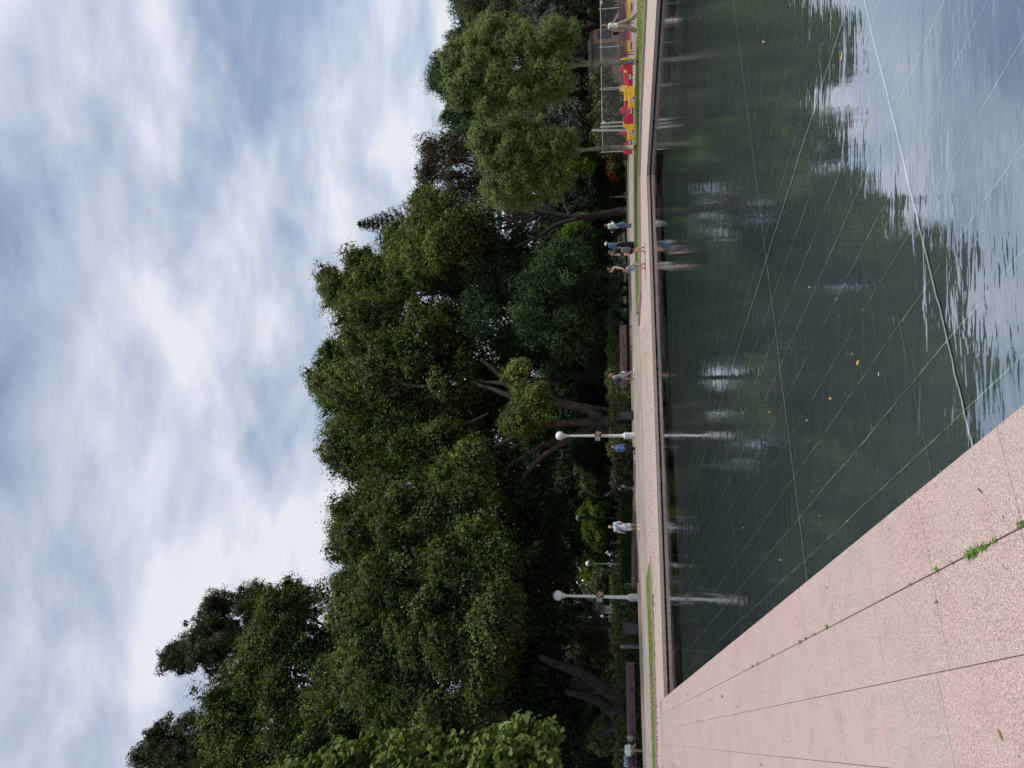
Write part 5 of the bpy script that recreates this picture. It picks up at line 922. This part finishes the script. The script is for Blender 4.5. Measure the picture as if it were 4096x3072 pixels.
# 4 tank top woman
A4 = PX(2400, 860, 6.914, 1268, 1400)
t_ = person('person in black tank top and patterned shorts looking down at a phone', A4.root, mk(A4, head=(325, 1490), neck=(425, 1430), shR=(500, 1400, .12), shL=(520, 1430, -.14), elR=(640, 1440, .14), wrR=(730, 1520, .1), elL=(650, 1460, -.2), wrL=(745, 1540, -.2), hipR=(800, 1430, .08), hipL=(800, 1465, -.08), knR=(1060, 1440, .08), anR=(1185, 1345, .08), toR=(1255, 1362, .08), knL=(1040, 1470, -.08), anL=(1225, 1450, -.08), toL=(1262, 1530, -.08)),
    (-1, -.1, -.45), SKIN, (DARKH, 'bun'), (BLKC, 0, .95), (mat('patterned_cotton', (.5, .5, .5), .8, scale=26, col2=(.03, .035, .04)), 'shorts'), None)
for to in (A4(1262, 1535, -.08), A4(1262, 1372, .08)): b_ = bmesh.new(); box(b_, -.02, .23, -.045, .045, .0, .022, Matrix.Translation(Vector((to[0], to[1], 0)))); obj('sandal', b_, BLKC, t_)
strapobj(t_, 'phone', BLKC, [A4(800, 1575, -.24), A4(835, 1590, -.24)], .016)
carried('tied_jacket', 'flowery cream and green cloth hanging behind the person in tank top', 'cloth', t_, mat('flowery_cloth', (.66, .64, .56), .85, scale=18, col2=(.16, .20, .09)), A4(965, 1365, .02), .15, (.62, .5, 1.35))
# 5 backpack walker
A5 = PX(2350, 1260, 5.53, 1045, 1330)
t_ = person('person in grey shorts striding before the long empty bench', A5.root, mk(A5, head=(520, 1325), neck=(560, 1352), shR=(600, 1372, -.14), shL=(600, 1385, .14), elR=(690, 1325, -.18), wrR=(745, 1280, -.2), elL=(680, 1400, .16), wrL=(760, 1370, .18), hipR=(800, 1345, -.08), hipL=(800, 1370, .08), knR=(920, 1290, -.08), anR=(1015, 1235, -.08), toR=(1042, 1190, -.08), knL=(920, 1412, .08), anL=(1025, 1425, .08), toL=(1052, 1375, .08)),
    (1, 0, .05), SKIN, (pm('ginger_hair', (.22, .09, .03), .6), 'bun'), (pm('grey_cotton', (.27, .27, .28), .85), .4, 1.0), (pm('grey_jersey', (.30, .30, .31), .85), 'shorts'), WHT)
carried('backpack', 'rounded navy backpack on the striding person in grey shorts', 'bag', t_, pm('navy_nylon', (.012, .018, .045), .6), A5(695, 1425, .02), .20, (.95, .75, 1.15), [('strap', [A5(600, 1385, -.12), A5(640, 1350, -.16), A5(740, 1390, -.12)], .014, BLKC)])
carried('tote_bag', 'white bag held forward by the striding person in grey shorts', 'bag', t_, WHT, A5(800, 1262, -.24), .10, (.6, .4, 1.3))
# 6 walker in blue
A6 = PX(2180, 1650, 5.53, 2000, 795)
person('person in cobalt blue sweater and black trousers beside the tall lamp', A6.root, mk(A6, head=(1515, 765), neck=(1560, 788), shR=(1600, 745, 0), shL=(1600, 842, 0), elR=(1690, 728, 0), wrR=(1745, 722, -.05), elL=(1690, 850, .03), wrL=(1765, 850, 0), hipR=(1765, 775), hipL=(1765, 818), knR=(1880, 778), anR=(1975, 785), toR=(2000, 775, -.14), knL=(1880, 818, .03), anL=(1975, 822, .05), toL=(1998, 832, -.10)),
    (.5, -1, 0), SKIN, (BLKH, 'long'), (pm('cobalt_knit', (.10, .14, .42), .9), 2, 1.0), (BLKC, 'trousers'), BLKC)
# 7 grey-haired man
A7 = PX(2350, 2000, 6.637, 1372, 715)
t_ = person('grey-haired person in pale blue T-shirt and grey shorts standing on the path', A7.root, mk(A7, head=(640, 728), neck=(700, 738), shR=(740, 640, 0), shL=(760, 812, 0), elR=(890, 605, .02), wrR=(985, 640, -.08), elL=(900, 850, .02), wrL=(985, 872, -.06), hipR=(1000, 690), hipL=(1000, 765), knR=(1190, 668, -.05), anR=(1320, 678), toR=(1365, 665, -.16), knL=(1200, 765, -.02), anL=(1325, 755, .03), toL=(1370, 772, -.14)),
    (-.3, -1, -.1), SKIN_T, (GREYH, 'short'), (LBLUE, .95, 1.08), (pm('pale_grey_cotton', (.48, .48, .52), .85), 'shorts'), WHT, build=1.25)
strapobj(t_, 'bag_strap', BLKC, [A7(690, 655, -.13), A7(790, 710, -.20), A7(880, 780, -.20), A7(930, 840, -.12)], .014)
# 8 walking woman at right
A8 = PX(2350, 0, 6.637, 1325, 600)
t_ = person('person in white sleeveless top and wide tan trousers striding past the bench', A8.root, mk(A8, head=(510, 610), neck=(580, 628), shR=(640, 590, .10), shL=(640, 690, -.12), elR=(750, 545, .12), wrR=(840, 405, .12), elL=(765, 755, -.16), wrL=(905, 760, -.18), hipR=(860, 610, .08), hipL=(860, 660, -.06), knR=(1030, 560, .08), anR=(1240, 470, .08), toR=(1300, 390, .08), knL=(1060, 680, -.08), anL=(1265, 765, -.08), toL=(1315, 730, -.08)),
    (.8, -.75, .05), SKIN, (BLKH, 'long'), (WHT, 0, .80), (mat('tan_linen', (.37, .29, .21), .9, .15, scale=9), 'wide'), pm('brown_leather', (.22, .11, .05), .5))
b_ = bmesh.new(); hd = Vector(A8(510, 610)); f = Vector((.8, -.75, .05)).normalized(); sd_ = Vector((0, 0, 1)).cross(f).normalized()
for s in (-1, 1): ball(b_, hd + f * .09 + sd_ * s * .032 + Vector((0, 0, .012)), .026, 2, (1, 1, .75))
obj('sunglasses', b_, M_BLACK, t_)
carried('shoulder_bag', 'black bag hanging behind the person in white sleeveless top', 'bag', t_, BLKC, A8(800, 790, .06), .15, (.8, .5, 1.3), [('strap', [A8(800, 780, 0), A8(680, 690, -.16), A8(600, 680, -.1)], .018, BLKC)])
carried('water_bottle', 'small clear blue-grey bottle in the low hand of the person in tan trousers', 'bottle', t_, pm('bottle_plastic', (.35, .42, .48), .2), A8(985, 755, -.22), .045, (.8, .8, 1.7))
# 9 stooped seated man with pale cap
A9 = PX(2440, 1880, 13.825, 1290, 1040)
t_ = person('person with pale cap and white T-shirt sitting bent forward on the dark bench', A9.root, mk(A9, head=(590, 1020, -.05), neck=(650, 940), shR=(680, 880, .14), shL=(690, 880, -.14), elR=(830, 960, .16), wrR=(870, 1080, .1), elL=(830, 930, -.18), wrL=(870, 1090, -.12), hipR=(890, 700, .09), hipL=(890, 700, -.09), knR=(920, 1020, .10), anR=(1220, 1040, .10), toR=(1270, 1150, .10), knL=(925, 930, -.10), anL=(1215, 965, -.10), toL=(1265, 1070, -.10)),
    (-.85, -.1, -.6), SKIN, (GREYH, 'cap'), (WHT, .9, 1.0), (pm('grey_shorts', (.14, .14, .15)), 'shorts'), WHT, extra={'cap': pm('beige_cap', (.45, .43, .38))})
# 10, 11 seated pair on the left bench, with the bag beside them
A10 = PX(2470, 2920, 10.915, 1150, 930); A10.root = Vector((A10.root.x, A10.root.y, 0))
person('person in white T-shirt and beige trousers sitting cross-legged on the shaded bench', A10.root, mk(A10, head=(295, 905, .15), neck=(395, 905, .2), shR=(450, 790, .22), shL=(460, 1060, .22), elR=(620, 750, .12), wrR=(730, 745, -.1), elL=(620, 1090, .15), wrL=(700, 1000, -.12), hipR=(690, 860, .18), hipL=(690, 1000, .18), knR=(690, 900, -.22), anR=(765, 740, -.28), toR=(800, 700, -.36), knL=(740, 905, -.22), anL=(1080, 925, -.20), toL=(1135, 930, -.38)),
    (.1, -1, -.1), SKIN_D, (BLKH, 'short'), (WHT, .95, 1.0), (pm('beige_cotton', (.30, .25, .19), .9), 'trousers'), pm('pale_shoe', (.4, .4, .38)), build=1.15)
A11 = PX(2470, 2920, 10.915, 1150, 1420)
CHK = bpy.data.materials.new('checked_cotton'); CHK.use_nodes = True; t = CHK.node_tree; n_ = t.nodes.new; tcn = n_('ShaderNodeTexCoord'); outs = []
for dr, sc_ in (('X', 2.2), ('Z', 2.2)):
    wv = n_('ShaderNodeTexWave'); wv.wave_type = 'BANDS'; wv.bands_direction = dr; wv.inputs['Scale'].default_value = sc_ * 2; t.links.new(tcn.outputs['Object'], wv.inputs['Vector']); outs.append(wv.outputs['Fac'])
mm = n_('ShaderNodeMath'); mm.operation = 'MULTIPLY'; t.links.new(outs[0], mm.inputs[0]); t.links.new(outs[1], mm.inputs[1]); rp = n_('ShaderNodeValToRGB'); rp.color_ramp.elements[0].color = (.06, .10, .28, 1); rp.color_ramp.elements[1].color = (.70, .74, .82, 1); rp.color_ramp.elements[1].position = .45; t.links.new(mm.outputs[0], rp.inputs[0]); t.links.new(rp.outputs[0], t.nodes['Principled BSDF'].inputs['Base Color'])
person('person in blue and white checked shirt sitting at the image border', A11.root, mk(A11, head=(260, 1410, .1), neck=(340, 1400, .2), shR=(410, 1260, .22), shL=(410, 1560, .22), elR=(600, 1200, .1), wrR=(590, 1340, -.1), elL=(610, 1620, .12), wrL=(600, 1470, -.1), hipR=(720, 1340, .18), hipL=(720, 1480, .18), knR=(740, 1290, -.24), anR=(1060, 1300, -.22), toR=(1120, 1290, -.38), knL=(750, 1520, -.24), anL=(1060, 1520, -.2), toL=(1120, 1530, -.36)),
    (.2, -1, -.15), SKIN_D, (DARKH, 'long'), (CHK, .9, 1.0), (pm('navy_cotton', (.012, .018, .05)), 'trousers'), BLKC, build=1.15)
q = thing('backpack', 'pale cream backpack with black straps standing on the shaded bench', 'bag', A10.root + Vector((.0, .1, 0)), -math.atan2(A10.root.x, A10.root.y)); bm = bmesh.new(); c_ = Vector(A10(640, 490, .05)); c_.z = .66; ball(bm, c_, .2, 3, (.85, .6, 1.05)); obj('bag_body', bm, pm('cream_canvas', (.42, .38, .31), .85), q, smooth=True)
for s in (-1, 1):
    bm = bmesh.new(); pts = [c_ + Vector((s * .07 + .03 * math.cos(a_) * s, -.13 - .0 * a_, .17 * math.sin(a_))) for a_ in [math.pi * (j / 8 - .5) for j in range(9)]]
    for a_, b2 in zip(pts, pts[1:]): cyl(bm, a_, b2, .010, n=6)
    obj('strap', bm, BLKC, q)
# 12 person crouching behind the fence
A12 = PX(2200, 450, 3.318, 1018, 255); r12 = P(2512, 527); A12.root = r12; A12.fx = 2512; A12.fy = 527; A12.ppm = F_PX / r12.y
person('person in white shirt bending down behind the mesh fence', r12, mk(A12, head=(885, 275, 0), neck=(905, 262), shR=(915, 255, .14), shL=(915, 258, -.14), elR=(945, 275, .15), wrR=(960, 300, .12), elL=(945, 280, -.15), wrL=(965, 300, -.12), hipR=(950, 232, .08), hipL=(950, 232, -.08), knR=(985, 262, .1), anR=(1025, 250, .1), toR=(1035, 268, .1), knL=(985, 262, -.1), anL=(1025, 250, -.1), toL=(1035, 268, -.1)),
    (-.8, -.3, -.4), SKIN, (DARKH, 'short'), (WHT, .9, 1.0), (pm('khaki_cotton', (.20, .17, .12)), 'trousers'), BLKC)
# ------------------------------------------------------------------ small things on the stone and the water
def weed(pos, s, n, label, spread=.05):
    V_ = []; F_ = []; T_ = []
    for k in range(n):
        an = rnd.uniform(0, 6.28); u = rnd.gauss(0, spread); b = np.array([E_.x * u, E_.y * u, 0]) + rng.normal(0, .004, 3) * np.array([1, 1, 0]); d = np.array([math.cos(an), math.sin(an), rnd.uniform(.25, 1.5)]); d /= np.linalg.norm(d); ln = s * rnd.uniform(.5, 1.2); sd_ = np.cross(d, [0, 0, 1]); sd_ /= np.linalg.norm(sd_) + 1e-6; w_ = rnd.uniform(.0022, .0045) * (s / .06) ** .5; pr = b; i = len(V_); tn = rnd.random()
        for j in range(4):
            t_ = j / 4; pt = b + d * ln * t_ + np.array([0, 0, -.45 * ln * t_ * t_]); V_ += [pt - sd_ * w_ * (1 - t_ * .7), pt + sd_ * w_ * (1 - t_ * .7)]
        for j in range(3): q = i + 2 * j; F_.append((q, q + 1, q + 3, q + 2)); T_.append(tn)
    V_ = np.array(V_); V_[:, 2] = np.maximum(V_[:, 2], .002); o = npmesh('weed_tuft', V_, F_, LM_WEED, tint=T_); o.location = pos; tag(o, label, 'weed', 'weeds growing in the paving joint')
c6 = lambda a, b: P(2600 + a / 1.0802, 1536 + b / 1.0802, .002)
for (a, b, s, n, sp, lb) in ((1395, 732, .075, 90, .035, 'biggest leafy weed clump in the long joint, nearest part'), (1440, 705, .06, 60, .03, 'weed clump joined to the biggest one on its pool side'), (1490, 680, .045, 22, .02, 'thin sprig just nearer than the big weed clump'), (1600, 606, .05, 34, .02, 'weed tuft nearest of all, at the image border'), (1240, 805, .05, 34, .012, 'compact weed where the long joint meets a cross joint'), (1315, 772, .03, 14, .02, 'tiny weed between the compact one and the biggest clump'),
                             (1126, 862, .03, 12, .01, 'tiny weed sprig alone in the joint'), (766, 1050, .065, 34, .02, 'star-shaped weed, nearer end of the middle cluster'), (712, 1080, .04, 14, .012, 'small weed second in the middle cluster'), (675, 1100, .055, 24, .015, 'weed third in the middle cluster'), (650, 1115, .07, 34, .02, 'bushy weed at the far end of the middle cluster'),
                             (532, 1175, .07, 26, .02, 'lone weed between the middle and the far pair'), (467, 1209, .08, 24, .02, 'nearer of the far pair of small weeds'), (445, 1220, .075, 20, .02, 'farthest weed along the joint'), (1240, 940, .04, 12, .01, 'faint weed in the cross joint beside the compact one')):
    weed(c6(a, b), s * .66, n, lb, sp * .9)
def leaf_thing(name, pos, ln, wd, m_, label, cat, group, rz, curl=.25):
    V_ = []; F_ = []
    prof = [(-.5, .02), (-.35, .5), (-.1, .95), (.15, 1), (.35, .6), (.5, .04)]
    for a, b in prof: z = curl * ln * (a * a); V_ += [(a * ln, -b * wd / 2, z + abs(b) * wd * .12), (a * ln, 0, z), (a * ln, b * wd / 2, z + abs(b) * wd * .12)]
    for j in range(5):
        q = 3 * j; F_ += [(q, q + 1, q + 4, q + 3), (q + 1, q + 2, q + 5, q + 4)]
    o = npmesh(name, V_, F_, m_, tint=[rnd.random()] * len(F_)); o.location = pos + Vector((0, 0, .004)); o.rotation_euler = (0, 0, rz); tag(o, label, cat, group)
LM_YLEAF = leafmat('yellow_fallen_leaf', (.42, .28, .06), (.55, .40, .10), (.60, .50, .20), .1, .6)
for (a, b, ln, rz, lb) in ((1430, 460, .055, 1.2, 'curled tan leaf lying on the pink coping near the camera'), (1530, 575, .025, .5, 'small brown leaf scrap near the last weed'), (1035, 628, .03, 1.0, 'small reddish leaf scrap on the pink coping'), (1517, 1515, .075, .9, 'dark curled leaf on the grey slab nearest the camera'), (974, 1490, .03, .3, 'tiny dark leaf in the middle of the terrace'), (706, 1383, .03, .6, 'black speck of leaf farther along the terrace'), (408, 1105, .06, 1.1, 'brown leaf on the far coping'), (766, 880, .05, 1.3, 'pale leaf on the coping edge, middle distance')):
    leaf_thing('fallen_leaf', c6(a, b), ln * .75, ln * .22, LM_DRY, lb, 'leaf', 'dry leaves on the terrace', rz)
c5 = lambda a, b: P(2600 + a / 1.0802, b / 1.0802, WZ); c6w = lambda a, b: P(2600 + a / 1.0802, 1536 + b / 1.0802, WZ)
for (p, ln, yl, lb) in ((c5(831, 245), .13, 1, 'yellow leaf floating among the bright sky ripples'), (c5(900, 1567), .12, 1, 'long yellow leaf floating in mid pool beside the dark pair'), (c5(991, 1616), .07, 1, 'round yellow leaf floating just nearer than the long one'), (c5(822, 1370), .08, 0, 'reddish leaf floating near the dark leaf scraps'), (c5(806, 1293), .09, 0, 'dark leaf floating alone, farther out than the reddish one'), (c5(926, 1338), .06, 0, 'small dark leaf floating nearer than the reddish one'), (c5(875, 1528), .10, 0, 'larger dark leaf of the floating pair'), (c5(855, 1524), .06, 0, 'smaller dark leaf of the floating pair'),
                       (c5(690, 1241), .07, 1, 'pale yellow leaf floating between the white joint crossing and the dark leaf'), (c5(491, 180), .13, 1, 'tiny yellow leaf floating far out off the larger plane trunk'), (c5(423, 606), .14, 0, 'orange leaf floating far out near the lawn side'), (c6w(781, 62), .12, 1, 'slim yellow leaf floating nearer the terrace than the long one'), (c6w(679, 157), .08, 1, 'short yellow leaf floating over a floor joint'), (c6w(704, 464), .05, 1, 'small yellow leaf nearest the middle of the coping'), (c6w(735, 568), .05, 1, 'amber leaf floating close to the coping'), (c6w(700, 640), .05, 0, 'rusty leaf floating close to the coping'), (c6w(856, 592), .05, 1, 'buff leaf on a green floor joint near the coping'), (c6w(632, 538), .06, 0, 'brown leaf by the white floor joint'), (c6w(673, 838), .07, 0, 'brown leaf where the white joint meets the coping'), (c6w(565, 760), .09, 1, 'thin yellow leaf floating toward the pool corner'), (c6w(403, 620), .1, 1, 'pale leaf floating closest to the pool corner'), (c6w(517, 120), .12, 1, 'narrow leaf floating in the far middle')):
    leaf_thing('floating_leaf', p, ln * .46, ln * .19, LM_YLEAF if yl else LM_DRY, lb, 'leaf', 'leaves floating on the pool', rnd.uniform(0, 3), .1)
def litter(name, pts, szs, m_, label_kind='stuff'):
    C_ = np.array(pts); Nn = np.tile([0, 0, 1.0], (len(C_), 1)) + rng.normal(0, .12, (len(C_), 3)); V_, F_ = leaf_cards(C_, Nn, np.array(szs), np.array(szs) * .5)
    o = npmesh(name, V_, F_, m_, tint=rng.random(len(C_))); V2 = None; tag(o, kind='stuff'); return o
pts = []; sz = []
def inpoly(x, y, poly):
    r = False
    for i in range(len(poly)):
        a = poly[i - 1]; b = poly[i]
        if (a[1] > y) != (b[1] > y) and x < (b[0] - a[0]) * (y - a[1]) / (b[1] - a[1]) + a[0]: r = not r
    return r
for k in range(3400):       # scattered litter on the promenade
    u = rnd.random(); q = rnd.random(); p = Vector((-8 + 10.5 * u, 32 + 5.3 * u)); e = Vector((Ap.x + 18.4 * (u * .62 + .05), Ap.y + 6.7 * (u * .62 + .05))); x, y = p.lerp(e, min(.96, abs(rnd.gauss(.45, .27)))); pts.append((x, y, .016)); sz.append(rnd.uniform(.02, .055))
for k in range(1500):
    u = rnd.random(); a = Vector((-8.3, 28.7)); b = Vector((-60, 8.6)); p = a.lerp(b, u ** 1.6) + Vector((.3, -.9)) * abs(rnd.gauss(0, .35)); pts.append((p.x, p.y, .018)); sz.append(rnd.uniform(.04, .10))
for k in range(300):
    p = W(rnd.uniform(9, 28), rnd.uniform(-6, 1.1)); pts.append((p.x, p.y, .014)); sz.append(rnd.uniform(.02, .06))
litter('fallen_leaf_litter', pts, sz, LM_DRY)
pts = [(rnd.uniform(-32, 26), 0, .03) for k in range(16000)]
pts = [(x, y, .03) for x, y, _ in [(p[0], (56.5 + abs(p[0]) * .12 if p[0] > -7 else 44.5) + abs(rnd.gauss(0, 5)) - (0 if p[0] > -7 else (p[0] + 12) * -.5), 0) for p in pts]]
litter('garden_leaf_litter', pts, [rnd.uniform(.06, .16) for _ in pts], LM_DRY)
# lawn blades
V_ = []; Cg = []; 
for poly, z, n in ((LR, .07, 42000), (LLn, .05, 12000)):
    xs = [p[0] for p in poly]; ys = [p[1] for p in poly]; x0 = max(-24, min(xs)); k = 0
    while k < n:
        x = rnd.uniform(x0, max(xs)); y = rnd.uniform(min(ys), max(ys))
        if inpoly(x, y, poly): Cg.append((x, y, z + .03)); k += 1
C_ = np.array(Cg); n = len(C_); an = rng.uniform(0, 6.28, n); sd_ = np.stack([np.cos(an), np.sin(an), np.zeros(n)], 1); h = rng.uniform(.02, .055, (n, 1)) ; ln_ = rng.normal(0, .025, (n, 3)); ln_[:, 2] = 0; base_ = C_ - np.array([0, 0, .035]); w_ = .012
Q = np.stack([base_ - sd_ * w_, base_ + sd_ * w_, base_ + ln_ + sd_ * w_ * .4 + np.array([0, 0, 1]) * h, base_ + ln_ - sd_ * w_ * .4 + np.array([0, 0, 1]) * h], 1).reshape(-1, 3)
tg = np.clip(.45 + .25 * np.sin(C_[:, 0] * 1.3) * np.sin(C_[:, 1] * 1.1) + rng.normal(0, .2, n), 0, 1)
tag(npmesh('grass', Q, np.arange(4 * n).reshape(n, 4), LM_GRASSB, tint=tg), kind='stuff')
